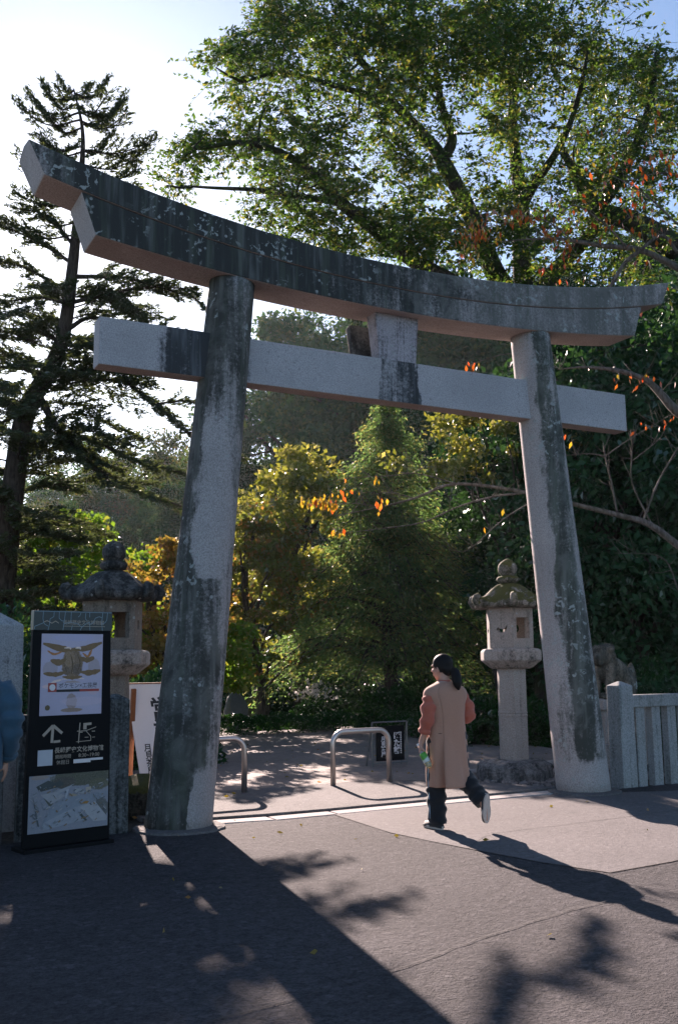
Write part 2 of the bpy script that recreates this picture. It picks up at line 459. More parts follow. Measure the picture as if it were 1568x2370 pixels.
# ================================================================ setting: the ground
def ground_mat(name, a, b, scale, bump, rough=.9, patch=.35, c=None, spec=.3, dist=.01, cracks=0.):
    """aggregate at two sizes, worn patches, fine stains"""
    t = NT(name); v = t.obj(); f = t.noise(v, scale, 3, .8); f2 = t.noise(v, scale * .3, 3, .7); p = t.noise(v, .55, 6, .65); p2 = t.noise(v, 3.2, 5, .7, .6)
    vo = t.n('ShaderNodeTexVoronoi'); t.set(vo.inputs[0], v); vo.inputs['Scale'].default_value = scale * .75
    sp = t.math('FRACT', t.math('MULTIPLY', t.xyz(vo.outputs[1])[0], 3.7))
    k = t.math('ADD', t.math('MULTIPLY', t.step(f, .32, .68), .45), t.math('MULTIPLY', t.step(f2, .3, .7), .3))
    k = t.math('ADD', k, t.math('MULTIPLY', sp, .16), clamp=True)
    col = t.mix(k, a, b)
    col = t.mix(t.math('MULTIPLY', t.step(p, .35, .7), patch), col, c or tuple(q * .6 for q in a))
    col = t.mix(t.math('MULTIPLY', t.step(p2, .56, .75), .35), col, tuple(q * .5 for q in a))
    col = t.mix(t.math('MULTIPLY', t.step(sp, .93, .96), .16), col, tuple(min(1, q * 1.7) for q in b))
    h = t.math('ADD', t.math('ADD', f, t.math('MULTIPLY', f2, .8)), t.math('MULTIPLY', sp, .2))
    return t.pbr(col, rough, t.bump(h, bump, dist), spec)


M['asphalt'] = ground_mat('asphalt', (.014, .0135, .015), (.112, .103, .108), 42, 1., .9, .4, dist=.022, spec=.22)
M['concrete'] = ground_mat('concrete', (.085, .077, .076), (.195, .178, .177), 55, .8, .9, .35, cracks=.12)
M['slab'] = ground_mat('pavement_concrete', (.085, .078, .076), (.21, .193, .188), 50, .8, .9, .4, cracks=.12)
M['sand'] = ground_mat('path_sand', (.17, .135, .12), (.30, .25, .225), 30, .8, .8, .4, dist=.02)
M['soil'] = ground_mat('soil', (.03, .024, .018), (.085, .07, .05), 14, .9, .95, .5, dist=.04)
M['kerbstone'] = stone('threshold_granite', (.33, .30, .285), amt=-.5)
M['pebble'] = plain('pebble', (.24, .205, .19), .9, .6, 9)
M['joint'] = plain('joint_tar', (.05, .046, .045), .9, .2, 40)

mb = MB(); q = 600
mb.add([(-q, -q, -.02), (q, -q, -.02), (q, q, -.02), (-q, q, -.02)], [(0, 1, 2, 3)]); mb.build('ground', M['soil'], kind='structure')
mb = MB(); mb.add([(-60, -70, 0), (60, -70, 0), (60, -.02, 0), (-60, -.02, 0)], [(0, 1, 2, 3)]); mb.build('road', M['asphalt'], kind='structure')
mb = MB(); P = [(-.83, -.03), (-.9, -1.28), (-.76, -2.26), (-.62, -3.0), (-.44, -3.55), (.6, -3.45), (2.0, -3.2), (4.6, -2.6), (7, -2.2), (7, -.5), (3.3, -.5), (2.0, -.03)]
mb.add([(x, y, .004) for x, y in P], [tuple(range(len(P)))[::-1]]); mb.build('apron', M['concrete'], kind='structure')
mb = MB(); rngj = random.Random(3)
for pts in ([(-.83, -.05), (-.9, -1.28), (-.76, -2.26), (-.62, -3.0), (-.44, -3.55)], [(-.76, -2.26), (-.22, -1.83), (.4, -1.76), (1.07, -1.72), (2.6, -1.6)], [(-.44, -3.55), (.31, -3.47), (2, -3.2), (5, -2.6)],
            [(-.44, -3.55), (-.87, -4.13), (-1.44, -4.26), (-2.31, -4.52), (-2.97, -4.76), (-4.5, -5.1)]):
    L = spline([(x, y, 0) for x, y in pts], 40); L = [p + np.array((rngj.gauss(0, .004), rngj.gauss(0, .004), 0)) for p in L]
    wd = [.0028 * (1 + rngj.random()) for _ in L]
    vs = [(p[0] + 0, p[1] - wd[i], .008) for i, p in enumerate(L)] + [(p[0] + wd[i] * .8, p[1] + wd[i], .008) for i, p in enumerate(L)]
    mb.add(vs, [(i, i + 1, i + 41, i + 40) for i in range(39)])
mb.build('road_joints', M['joint'], kind='structure')
for i, (a, b) in enumerate((((-2.02, .02), (-1.47, -.06)), ((-1.46, -.075), (-.79, -.06)), ((-.775, -.06), (2.2, .04)))):
    mb = MB(); mb.prism([(a[0], a[1]), (b[0], b[1]), (b[0], b[1] + .23), (a[0], a[1] + .23)], -.02, .007 + .001 * i)
    mb.build('threshold_stone', M['kerbstone'], bevel=.012, kind='structure')
mb = MB(); P = [(-2.05, .27), (-1.46, .2), (-.8, .185), (2.3, .29), (1.9, 1.15), (1.75, 1.4), (.9, 2.1), (-1.4, 2.12), (-2.6, 2.2), (-2.6, .6)]
mb.prism(P, -.02, .03); mb.build('pavement', M['slab'], bevel=.008, kind='structure')
mb = MB(); P = [(-9, 2.2), (-2.6, 2.15), (-1.4, 2.1), (.9, 2.08), (1.8, 1.3), (2.2, 2.16), (3.4, 2.2), (5.5, 3.2), (6.0, 6.6), (8.5, 11.3), (6.4, 12.0), (2.4, 11.4), (-2.5, 11), (-9, 9.5)]
mb.add([(x, y, .03) for x, y in P], [tuple(range(len(P)))[::-1]]); mb.build('path', M['sand'], kind='structure')
mb = MB(); mb.tube([(1.85, 2.12, .03), (2.3, 2.13, .035), (3.4, 2.2, .035), (5.5, 3.2, .035)], .045, 6); mb.build('path_edging', M['kerbstone'], kind='structure')
# hill behind
mb = MB(); nx, ny = 40, 16; vs = []
hr = np.random.default_rng(4)
for j in range(ny):
    for i in range(nx):
        x = -60 + 200 * i / (nx - 1); y = 50 + 130 * j / (ny - 1); k = max(0, (x * .35 + y - 62)) / 60
        vs.append((x, y, -.1 + 13 * min(1.4, k) ** 1.1 + hr.normal() * .25 * (k > 0)))
mb.add(vs, [(j * nx + i, j * nx + i + 1, (j + 1) * nx + i + 1, (j + 1) * nx + i) for j in range(ny - 1) for i in range(nx - 1)])
mb.build('hill', M['soil'], smooth=True, kind='structure')
# pebbles round the right lantern
rng = np.random.default_rng(8); mb = MB(); n = 0
poly = [(1.72, 1.36), (1.95, .62), (2.25, .36), (3.0, .3), (4.6, .6), (4.4, 2.1), (2.2, 2.08)]


def inside(x, y, P):
    c = False
    for i in range(len(P)):
        (x1, y1), (x2, y2) = P[i], P[i - 1]
        if (y1 > y) != (y2 > y) and x < (x2 - x1) * (y - y1) / (y2 - y1) + x1: c = not c
    return c


while n < 1500:
    x, y = rng.uniform(1.7, 4.6), rng.uniform(.3, 2.1)
    if not inside(x, y, poly): continue
    n += 1; r = rng.uniform(.01, .03); a = rng.uniform(0, 3)
    vs = []
    for z, k in ((-.4, .8), (.25, 1), (.75, .55)):
        for j in range(6): vs.append((x + r * k * rng.uniform(.8, 1.2) * math.cos(a + j * 1.047), y + r * k * rng.uniform(.7, 1.1) * math.sin(a + j * 1.047), .006 + r * z))
    mb.add(vs, [(i * 6 + j, i * 6 + (j + 1) % 6, i * 6 + 6 + (j + 1) % 6, i * 6 + 6 + j) for i in range(2) for j in range(6)] + [tuple(12 + j for j in range(6))])
mb.build('gravel', M['pebble'], kind='stuff')

# ================================================================ the torii
T = thing('torii', 'weathered grey stone torii gate with upswept top beams straddling the entrance', 'gate')


def beam(name, LT, LB, zTm, zTe, zBm, zBe, hy, mats, ex=2.1, n=61, crown=0.):
    mb = MB(); P = []
    for i in range(n):
        s = -1 + 2 * i / (n - 1); k = abs(s) ** ex
        zt = zTm + (zTe - zTm) * k; zb = zBm + (zBe - zBm) * k
        P.append(((s * LB, zb), (s * LT, zt)))
    for i, ((xb, zb), (xt, zt)) in enumerate(P): mb.v += [(xb, -hy, zb), (xb, hy, zb), (xt, hy, zt), (xt, 0, zt + crown), (xt, -hy, zt)]
    for i in range(n - 1):
        for j, mi in ((0, 1), (1, 0), (2, 0), (3, 0), (4, 0)):
            k = (j + 1) % 5; mb.f.append([i * 5 + j, i * 5 + 5 + j, i * 5 + 5 + k, i * 5 + k]); mb.m.append(mi)
    mb.f += [list(range(5))[::1], [(n - 1) * 5 + j for j in (4, 3, 2, 1, 0)]]; mb.m += [2, 2]
    return mb.build(name, mats, T, bevel=.012)


beam('kasagi', 4.0468, 3.8947, 5.83, 6.3409, 5.565, 6.0226, .2485, [M['beam'], M['granite_clean'], M['granite_new']], crown=.05)
beam('shimagi', 3.5459, 3.3995, 5.563, 5.935, 5.306, 5.5297, .2375, [M['beam_low'], M['granite_clean'], M['granite_new']])
mb = MB(); mb.box(-3.3089, 3.3089, -.105, .105, 4.3174, 4.7882)
mb.m = [1, 0, 0, 0, 0, 0]; mb.build('nuki', [M['nuki'], M['granite_clean']], T, bevel=.01)
mb = MB(); mb.rings([[(-.235, -.085, 4.786), (.24, -.085, 4.786), (.24, .085, 4.786), (-.235, .085, 4.786)], [(-.285, -.1, 5.32), (.275, -.1, 5.32), (.275, .1, 5.32), (-.285, .1, 5.32)]])
mb.build('gakuzuka', M['strut'], T, bevel=.01)
for s, mat, zt in ((-1, M['pillar_a'], 5.42), (1, M['pillar_b'], 5.42)):
    mb = MB(); rs = []
    for k in range(29):
        z = -.05 + (zt + .05) * k / 28; r = .3089 - (.3089 - .2437) * z / 4.6737; x = s * (2.4357 - .0949 * z)
        if s < 0 and z < 2.31: r += .006
        if k >= 27: r -= .0
        rs.append([(x + r * math.cos(a), r * math.sin(a), z) for a in np.linspace(0, 2 * math.pi, 56, endpoint=False)])
    mb.rings(rs); mb.build('pillar', mat, T, True)
    mb = MB(); mb.lathe([(.43, -.02), (.42, .016), (.38, .026), (.30, .028)], 40, (s * 2.43, -.02, 0), jit=.02, rng=rng); mb.build('footing', M['slab'], T)
# plaque on the far side, tilted forward below the beam, and a tuft of fern rooted beside it
mb = MB(); mb.box(-.38, .42, -.05, .05, -.32, .3, Matrix.Rotation(R(-14), 3, 'X'), (.0, .3, 4.98)); mb.build('plaque', M['lantern_grey'], T, bevel=.015)


# ================================================================ stone lanterns
def hexpts(r, z, a0=0., c=(0, 0)):
    return [(c[0] + r * math.cos(a0 + k * math.pi / 3), c[1] + r * math.sin(a0 + k * math.pi / 3), z) for k in range(6)]


def wall_panel(mb, wd, z0, z1, hole, apo, ang, th=.07):
    """flat wall of the fire box with a hole through it"""
    bm = bmesh.new(); ed = []
    def loop(P):
        vs = [bm.verts.new((x, 0, z)) for x, z in P]
        for i in range(len(vs)): ed.append(bm.edges.new((vs[i], vs[i - 1])))
    loop([(-wd / 2, z0), (wd / 2, z0), (wd / 2, z1), (-wd / 2, z1)]); loop(hole)
    bmesh.ops.triangle_fill(bm, use_beauty=True, edges=ed)
    r = bmesh.ops.extrude_face_region(bm, geom=bm.faces[:])
    for v in r['geom']:
        if isinstance(v, bmesh.types.BMVert): v.co.y += th; v.co.x *= 1 - th * .55 / (wd / 2)
    bmesh.ops.recalc_face_normals(bm, faces=bm.faces)
    bm.verts.index_update(); rot = Matrix.Rotation(ang + math.pi / 2, 3, 'Z')
    vs = [rot @ (v.co + Vector((0, -apo, 0))) for v in bm.verts]
    mb.add(vs, [[v.index for v in f.verts] for f in bm.faces]); bm.free()


def lantern(x, y, label, roof, fin, seed, body=None):
    body = body or M['lantern']
    rg = random.Random(seed); L = thing('stone_lantern', label, 'stone lantern', (x, y, 0), 0, 'stone lanterns behind the gate pillars')
    mb = MB(); rs = []
    for z, r in ((-.05, .5), (.1, .5), (.17, .48), (.225, .40), (.24, .25)):
        rs.append([(r * math.cos(a) * (1 + rg.uniform(-.07, .07)) * (1.0 if abs(math.cos(a)) < .9 else .98), r * math.sin(a) * .95 * (1 + rg.uniform(-.07, .07)), z + rg.uniform(-.02, .02) * (z > .1)) for a in np.linspace(0, 2 * math.pi, 18, endpoint=False)])
    mb.rings(rs); mb.build('base', M['base_rock'], L, bevel=.02)
    mb = MB()
    mb.rings([hexpts(.2, z) if not b else hexpts(.207, z) for z, b in ((.2, 0), (.785, 0), (.79, 1), (.812, 1), (.817, 0), (.825, 0), (.83, 1), (.845, 1), (.85, 0), (1.42, 0))])
    mb.build('post', body, L, bevel=.008)
    mb = MB(); mb.rings([hexpts(r, z) for r, z in ((.26, 1.40), (.31, 1.42), (.405, 1.49), (.43, 1.51), (.43, 1.625), (.40, 1.655), (.33, 1.665))])
    mb.build('platform', M['platform'], L, bevel=.012)
    mb = MB(); a = .325; wd = a + .004; apo = a * math.cos(math.pi / 6); hw = .105
    sq = [(-hw, 1.79), (hw, 1.79), (hw, 2.06), (-hw, 2.06)]
    moon = [(.085 * math.cos(t) + .0, 1.95 + .085 * math.sin(t)) for t in np.linspace(-2.6, .3, 10)] + [(.07 * math.cos(t) + .012, 1.985 + .075 * math.sin(t)) for t in np.linspace(.1, -2.5, 9)]
    disc = [(.055 * math.cos(t), 1.93 + .055 * math.sin(t)) for t in np.linspace(0, 2 * math.pi, 16, endpoint=False)]
    for k in range(6):
        ang = R(-90 + 60 * k); wall_panel(mb, wd, 1.655, 2.21, sq if k in (0, 3) else (disc if k in (1, 2) else moon), apo, ang)
    mb.build('fire_box', body, L)
    mb = MB(); rs = []
    prof = ((.30, 2.185, 0), (.40, 2.185, .0), (.475, 2.20, .03), (.49, 2.235, .05), (.475, 2.275, .05), (.40, 2.315, .02), (.315, 2.385, 0), (.235, 2.455, 0), (.16, 2.5, 0), (.1, 2.52, 0))
    for r, z, lift in prof:
        ring = []
        for j in range(48):
            th = 2 * math.pi * j / 48; u = ((th + math.pi / 6) % (math.pi / 3)) - math.pi / 6; hexr = math.cos(math.pi / 6) / math.cos(math.pi / 6 - abs(u)); c = max(0, 1 - abs(u) / .32)
            n1 = 1 + rg.uniform(-.008, .008); rr = r * (hexr * .6 + .4 * 1 + .04 * c) * n1
            ring.append((rr * math.cos(th), rr * math.sin(th), z + lift * c * 1.2 + rg.uniform(-.004, .004)))
        rs.append(ring)
    mb.rings(rs); ro = mb.build('roof', roof, L, True)
    for k in range(6):
        a = k * math.pi / 3; c, s = math.cos(a), math.sin(a); mb = MB()
        mb.tube([(r * c, r * s, z) for r, z in ((.40, 2.24), (.46, 2.235), (.515, 2.25), (.54, 2.29), (.525, 2.33), (.49, 2.345), (.465, 2.325))], [.045, .05, .052, .05, .046, .042, .03], 8)
        mb.build('corner_scroll', roof, ro, True)
    mb = MB(); mb.lathe([(.06, 2.5), (.09, 2.52), (.13, 2.535), (.15, 2.565), (.15, 2.59), (.125, 2.612), (.085, 2.618), (.09, 2.63), (.118, 2.66), (.13, 2.71), (.122, 2.765), (.09, 2.805), (.045, 2.835), (.01, 2.85)], 20, jit=.012, rng=rg)
    mb.build('finial', fin, L, True)
    return L


lantern(-2.68, 1.53, 'grey-roofed stone lantern partly hidden by the black notice board', M['lantern_grey'], M['lantern_grey'], 1, stone('lantern_shaded', (.2, .175, .15), (.05, .05, .045), amt=-.05, lichen=.2, streak=12))  # body is the lantern stone darkened: its shade is put into the colour
lantern(2.62, 1.52, 'stone lantern with a moss-covered roof beside the lichen-spotted gate pillar', M['lantern_moss'], M['lantern_moss'], 2)


# ================================================================ stone fences
def fence(label, x0, sgn, n, mat):
    F = thing('stone_fence', label, 'fence', (x0, .12, 0), 0, 'stone fences either side of the gate')
    mb = MB(); mb.rings([[(-.115, -.115, -.05), (.115, -.115, -.05), (.115, .115, -.05), (-.115, .115, -.05)], [(-.11, -.11, 1.19), (.11, -.11, 1.19), (.11, .11, 1.19), (-.11, .11, 1.19)], [(-.02, -.02, 1.24), (.02, -.02, 1.24), (.02, .02, 1.24), (-.02, .02, 1.24)]])
    mb.build('post', mat, F, bevel=.01)
    a, b = sorted((sgn * .11, sgn * (.2 + n * .262))); mb = MB(); mb.box(a, b, -.075, .085, .925, 1.075); mb.build('rail', mat, F, bevel=.012)
    for k in range(n):
        x = sgn * (.265 + k * .262); mb = MB(); mb.box(x - .072, x + .072, -.05, .06, -.05, .93); mb.build('bar', mat, F, bevel=.01)
    return F


fence('pale granite fence with upright bars right of the gate', 3.17, 1, 16, M['fence'])
fence('dark mouldy stone fence behind the black notice board', -3.02, -1, 12, M['fence_dark'])
mb = MB(); mb.rings([[(-.33, -.22, -.1), (.33, -.22, -.1), (.33, .22, -.1), (-.33, .22, -.1)], [(-.31, -.2, 1.9), (.31, -.2, 1.9), (.31, .2, 1.9), (-.31, .2, 1.9)], [(-.03, -.02, 2.07), (.03, -.02, 2.07), (.03, .02, 2.07), (-.03, .02, 2.07)]])
o = mb.build('stone_pillar', stone('monument_granite', (.3, .31, .32), (.05, .055, .055), amt=-.08, lichen=.2), bevel=.015, label='squat granite marker pillar with a pointed top behind the person in blue', category='pillar') if 0 else mb.build('stone_pillar', stone('monument_granite', (.3, .31, .32), (.05, .055, .055), amt=-.08, lichen=.2), bevel=.015)
o.location = (-4.07, .95, 0); o.rotation_euler = (0, 0, R(6)); tag(o, 'squat granite marker pillar with a pointed top behind the person in blue', 'stone pillar')


def boulder(name, label, loc, rad, mat, seed, cat='rock', smooth=True, tilt=0):
    rg = np.random.default_rng(seed); bm = bmesh.new(); bmesh.ops.create_icosphere(bm, subdivisions=3, radius=1)
    dirs = rg.normal(size=(9, 3)); dirs /= np.linalg.norm(dirs, axis=1, keepdims=True); off = rg.uniform(.5, .85, 9)
    for v in bm.verts:
        c = np.array(v.co)
        for d, f in zip(dirs, off):
            e = c @ d - f
            if e > 0: c = c - d * e * .85
        c = c * (1 + rg.normal() * .012)
        v.co = Vector(c * np.array((rad[0], rad[1], rad[2])))
    me = bpy.data.meshes.new(name); bm.to_mesh(me); bm.free(); me.materials.append(mat)
    if smooth: me.shade_smooth()
    o = link(bpy.data.objects.new(name, me)); o.rotation_euler = (0, R(tilt), R(seed * 40)); o.location = Vector([float(q) for q in loc]); return tag(o, label, cat)


M['rock_moss'] = stone('rock_moss', (.11, .1, .085), (.02, .02, .016), amt=.1, moss=.45)
M['rock_pale'] = stone('rock_pale', (.1, .105, .105), amt=-.2)
boulder('boulder', 'mossy dark boulder between the fence post and the mould-streaked gate pillar', (-2.5, .95, .14), (.3, .3, .3), M['rock_moss'], 3)
p = at(548, 1655, 23.4); boulder('boulder', 'pale angular garden rock standing behind the low clipped hedge', (p[0], p[1], .35), (.4, .3, .6), M['rock_pale'], 6, smooth=False, tilt=32)
p = at(590, 1640, 25.5); boulder('boulder', 'shaded grey garden rock leaning against the pale rock', (p[0], p[1], .3), (.45, .4, .6), M['rock_moss'], 12, smooth=False, tilt=-15)

# ================================================================ barriers
M['steel'] = plain('brushed_steel', (.55, .5, .47), .34, .08, 60, .5, .9, .03)


def barrier(x0, x1, y, h, label):
    r = .1; P = [(x0, y, -.05), (x0, y, h - .15)] + [(x0 + .15 - .15 * math.cos(a), y, h - .15 + .15 * math.sin(a)) for a in np.linspace(.25, 1.57, 7)] + \
        [(x1 - .15 + .15 * math.sin(a), y, h - .15 + .15 * math.cos(a)) for a in np.linspace(0, 1.4, 7)] + [(x1, y, h - .15), (x1, y, -.05)]
    mb = MB(); mb.tube(P, .034, 14); o = mb.build('barrier', M['steel'], None, True)
    return tag(o, label, 'barrier', 'steel barriers across the path')


barrier(.16, .95, 1.88, .665, 'whole steel hoop barrier standing beside the walking woman')
barrier(-1.82, -1.0, 1.88, .645, 'steel hoop barrier partly hidden by the mould-streaked gate pillar')
# ================================================================ signs
M['black'] = plain('black_paint', (.0055, .0065, .008), .6, .1, 20, .12, bump=.03)
M['cream'] = plain('cream_lettering', (.42, .36, .29), .6, .12, 50, bump=0)
M['white'] = plain('white_board', (.78, .76, .78), .55, .04, 6, bump=0)
M['white_ink'] = plain('white_lettering', (.72, .7, .7), .6, .05, bump=0)
M['ink'] = plain('black_lettering', (.015, .017, .02), .5, .1, bump=0)
M['teal_film'] = plain('dark_teal_film', (.018, .035, .042), .35, .3, 9, .5, bump=.05)
M['pale_line'] = plain('pale_line', (.2, .3, .36), .5, .1, bump=0)
M['red'] = plain('red_print', (.36, .07, .06), .6, .1, bump=0)
M['wood'] = plain('brown_wood', (.22, .085, .035), .7, .3, 12)

sg = thing('notice_board', 'tall black notice board with a poster, an arrow and an aerial picture', 'sign', (-3.565, -.49, 0), R(12.3))
hw = lambda z: .385 - .03 * z / 1.97
BF = lambda x, y: (x, -.002, y)


def trap(z0, z1, y0, y1, k=1., g=0.):
    mb = MB(); a, b = hw(z0) * k - g, hw(z1) * k - g
    mb.add([(-a, y0, z0), (a, y0, z0), (a, y1, z0), (-a, y1, z0), (-b, y0, z1), (b, y0, z1), (b, y1, z1), (-b, y1, z1)],
           [(3, 2, 1, 0), (4, 5, 6, 7), (0, 1, 5, 4), (1, 2, 6, 5), (2, 3, 7, 6), (3, 0, 4, 7)]); return mb


trap(.03, 1.965, 0, .05).build('panel', M['black'], sg, bevel=.006)
mb = MB(); mb.box(-.4, .4, -.06, .2, -.01, .03); mb.build('base', M['black'], sg, bevel=.005)
hd = trap(1.80, 1.968, -.012, .054, 1, -.004).build('header', M['teal_film'], sg, bevel=.004)
mb = MB()
def poly_line(mb, pts, w, y):
    for (x0, z0), (x1, z1) in zip(pts[:-1], pts[1:]):
        d = np.array((x1 - x0, z1 - z0)); L = np.linalg.norm(d); nrm = np.array((-d[1], d[0])) / L * w / 2
        mb.add([(x0 + nrm[0], y, z0 + nrm[1]), (x0 - nrm[0], y, z0 - nrm[1]), (x1 - nrm[0], y, z1 - nrm[1]), (x1 + nrm[0], y, z1 + nrm[1])], [(0, 1, 2, 3)])
hx = lambda x: -.355 + (x - 225) / 1325 * .71
hz = lambda y: 1.962 - (y - 200) / 380 * .17
for pts in ([(365, 210), (360, 350), (375, 420), (230, 490), (225, 540)], [(375, 420), (400, 455), (450, 480)], [(545, 210), (540, 300), (480, 345), (470, 450), (450, 560)], [(630, 210), (630, 330), (670, 375), (715, 385)],
            [(735, 210), (715, 400), (700, 560)], [(720, 430), (830, 405), (950, 430), (1020, 495), (995, 555)], [(835, 210), (830, 405)], [(1020, 495), (1080, 435), (1155, 395), (1165, 555)], [(1165, 440), (1225, 395), (1255, 315), (1320, 285), (1370, 300)],
            [(1385, 210), (1370, 400), (1385, 560)], [(1470, 210), (1460, 350), (1430, 400), (1375, 430)], [(1085, 220), (1080, 330), (1110, 370)], [(1000, 220), (985, 270), (955, 300)], [(230, 205), (1550, 205)], [(860, 460), (840, 550)], [(1155, 210), (1155, 300)]):
    poly_line(mb, [(hx(x), hz(y)) for x, y in pts], .005, -.0145)
mb.build('peeling_line', M['pale_line'], hd)
mb = MB(); text_mesh(mb, '長崎歴史文化博物館', .043, lambda x, y: (x + .09, -.0138, y + 1.868))
poly_line(mb, [(-.275, 1.868), (-.245, 1.882), (-.2, 1.86), (-.17, 1.88), (-.14, 1.862)], .006, -.0138); poly_line(mb, [(-.1, 1.838), (.29, 1.838)], .004, -.0138)
mb.build('lettering', M['cream'], hd)
# poster: lavender sheet with a plain brown vase and leaf sprays
def paper(name, base, blots):
    t = NT(name); v = t.obj(); c = t.mix(t.noise(v, 5, 4), tuple(q * .8 for q in base), base)
    for (x, z, rx, rz, col, sq) in blots:
        X = t.xyz(v); d = t.math('ADD', t.math('POWER', t.math('DIVIDE', t.math('SUBTRACT', X[0], x), rx), 2.), t.math('POWER', t.math('DIVIDE', t.math('SUBTRACT', X[2], z), rz), 2.))
        d = t.math('ADD', d, t.math('MULTIPLY', t.math('SUBTRACT', t.noise(v, 26, 4, .7), .5), 1.1))
        c = t.mix(t.math('MULTIPLY', t.step(d, 1.05, .8), sq), c, col)
    g = t.noise(v, 120, 3, .8); c = t.mix(t.math('MULTIPLY', t.step(g, .35, .75), .35), c, t.mix(t.noise(v, 34, 5, .7, 1.), (.16, .11, .08), (.8, .68, .7)))
    return t.pbr(c, .4, None, .5)
po = [(0, 1.5, .135, .16, (.19, .12, .06), 1), (-.18, 1.65, .1, .035, (.2, .13, .07), .9), (.17, 1.66, .12, .035, (.2, .13, .07), .9), (.16, 1.6, .06, .03, (.4, .17, .06), .8), (0, 1.52, .05, .09, (.12, .07, .035), .7),
      (-.16, 1.46, .1, .02, (.24, .17, .11), .8), (.19, 1.45, .08, .018, (.22, .15, .1), .8), (0, 1.385, .1, .01, (.75, .6, .52), .9), (0, 1.33, .09, .05, (.34, .25, .2), .8), (-.06, 1.17, .04, .09, (.24, .15, .08), .8), (.06, 1.17, .04, .075, (.26, .16, .08), .8), (-.2, 1.35, .07, .018, (.75, .55, .55), .7)]
po = [(0, 1.52, .1, .13, (.17, .105, .05), 1), (-.03, 1.56, .05, .07, (.25, .16, .08), .8), (.045, 1.47, .045, .05, (.07, .045, .025), .8), (-.05, 1.46, .035, .035, (.08, .05, .03), .7), (0, 1.33, .1, .05, (.33, .25, .2), .8), (0, 1.2, .05, .07, (.26, .17, .1), .7), (0, 1.13, .1, .018, (.25, .16, .09), .9), (-.19, 1.33, .08, .02, (.75, .55, .55), .8), (.2, 1.3, .06, .05, (.62, .45, .5), .6), (.1, 1.2, .2, .04, (.6, .5, .6), .5), (-.2, 1.48, .07, .06, (.3, .24, .22), .55), (.2, 1.49, .06, .07, (.3, .24, .22), .55), (0, 1.74, .2, .03, (.42, .42, .62), .8)]
mb = MB(); mb.box(-.283, .278, -.006, -.001, 1.09, 1.772); po_ = mb.build('poster', paper('poster_print', (.50, .47, .62), po), sg)
rgp = random.Random(5)
for col, curves in (((.2, .125, .06), [((-.27, 1.69), (-.1, 1.645), (0, 1.64), .05), ((0, 1.64), (.12, 1.65), (.27, 1.7), .055), ((-.26, 1.44), (-.15, 1.43), (-.06, 1.45), .04), ((.07, 1.45), (.16, 1.44), (.26, 1.46), .045), ((-.2, 1.55), (-.12, 1.53), (-.06, 1.56), .05), ((.06, 1.57), (.13, 1.55), (.2, 1.57), .05), ((-.09, 1.41), (0, 1.4), (.09, 1.41), .03)]),
                    ((.42, .18, .06), [((.09, 1.61), (.14, 1.58), (.18, 1.65), .025), ((-.1, 1.62), (-.17, 1.6), (-.23, 1.63), .02)]), ((.78, .62, .54), [((-.1, 1.385), (0, 1.4), (.11, 1.39), .014), ((-.08, 1.652), (-.03, 1.655), (-.02, 1.64), .018), ((.02, 1.652), (.06, 1.655), (.07, 1.64), .018), ((-.23, 1.33), (-.16, 1.37), (-.1, 1.385), .02)]), ((.1, .065, .035), [((-.02, 1.6), (0, 1.52), (-.01, 1.43), .012), ((.04, 1.6), (.07, 1.52), (.04, 1.44), .01), ((-.06, 1.59), (-.08, 1.53), (-.05, 1.45), .008)])):
    mb = MB()
    for ci, (p0, p1, p2, w_) in enumerate(curves):
        C_ = spline([p0, p1, p2], 9); rows = []
        for i, c_ in enumerate(C_):
            d_ = C_[min(8, i + 1)] - C_[max(0, i - 1)]; d_ = d_ / np.linalg.norm(d_); n_ = np.array((-d_[1], d_[0])) * w_ / 2 * (math.sin(math.pi * (i + .6) / 9.4) ** .7) * rgp.uniform(.75, 1.2); rows.append((c_ + n_, c_ - n_))
        yy = -.0064 - .0001 * ci
        mb.add([(q_[0], yy, q_[1]) for q_ in [x_[0] for x_ in rows] + [x_[1] for x_ in rows]], [(i, i + 1, i + 10, i + 9) for i in range(8)])
    mb.build('printed_spray', plain('spray_print', col, .45, .45, 70, bump=0), po_)
mb = MB(); mb.box(-.215, -.14, -.0085, -.0065, 1.285, 1.36); mb.box(.07, .25, -.0085, -.0065, 1.283, 1.303); mb.mi = 1; mb.box(-.139, .25, -.0085, -.0065, 1.305, 1.358); mb.mi = 2; mb.box(-.139, .069, -.0085, -.0065, 1.283, 1.303)
mb.build('title_strip', [M['red'], plain('grey_print', (.48, .46, .55), .5, .05, bump=0), M['ink']], po_)
mb = MB(); text_mesh(mb, 'ポケモン×工芸展', .047, lambda x, y: (x + .055, -.0095, y + 1.332), bold=.0006); mb.build('lettering', plain('dark_print', (.11, .1, .13), .5, .1, bump=0), po_)
mb = MB(); mb.prism([(-.1775 + .027 * math.cos(a), 1.3225 + .027 * math.sin(a)) for a in np.linspace(0, 6.28, 20, endpoint=False)], -.0, .001)
mb.v = [(x, -.0095 - z, y) for x, y, z in mb.v]; mb.build('disc', M['white_ink'], po_)
mb = MB(); mb.prism([(-.215 + .022 * math.cos(a), 1.155 + .022 * math.sin(a)) for a in np.linspace(0, 6.28, 20, endpoint=False)], 0, .001); mb.v = [(x, -.007 - z, y) for x, y, z in mb.v]
mb.build('disc', plain('olive_print', (.13, .1, .05), .5, bump=0), po_)
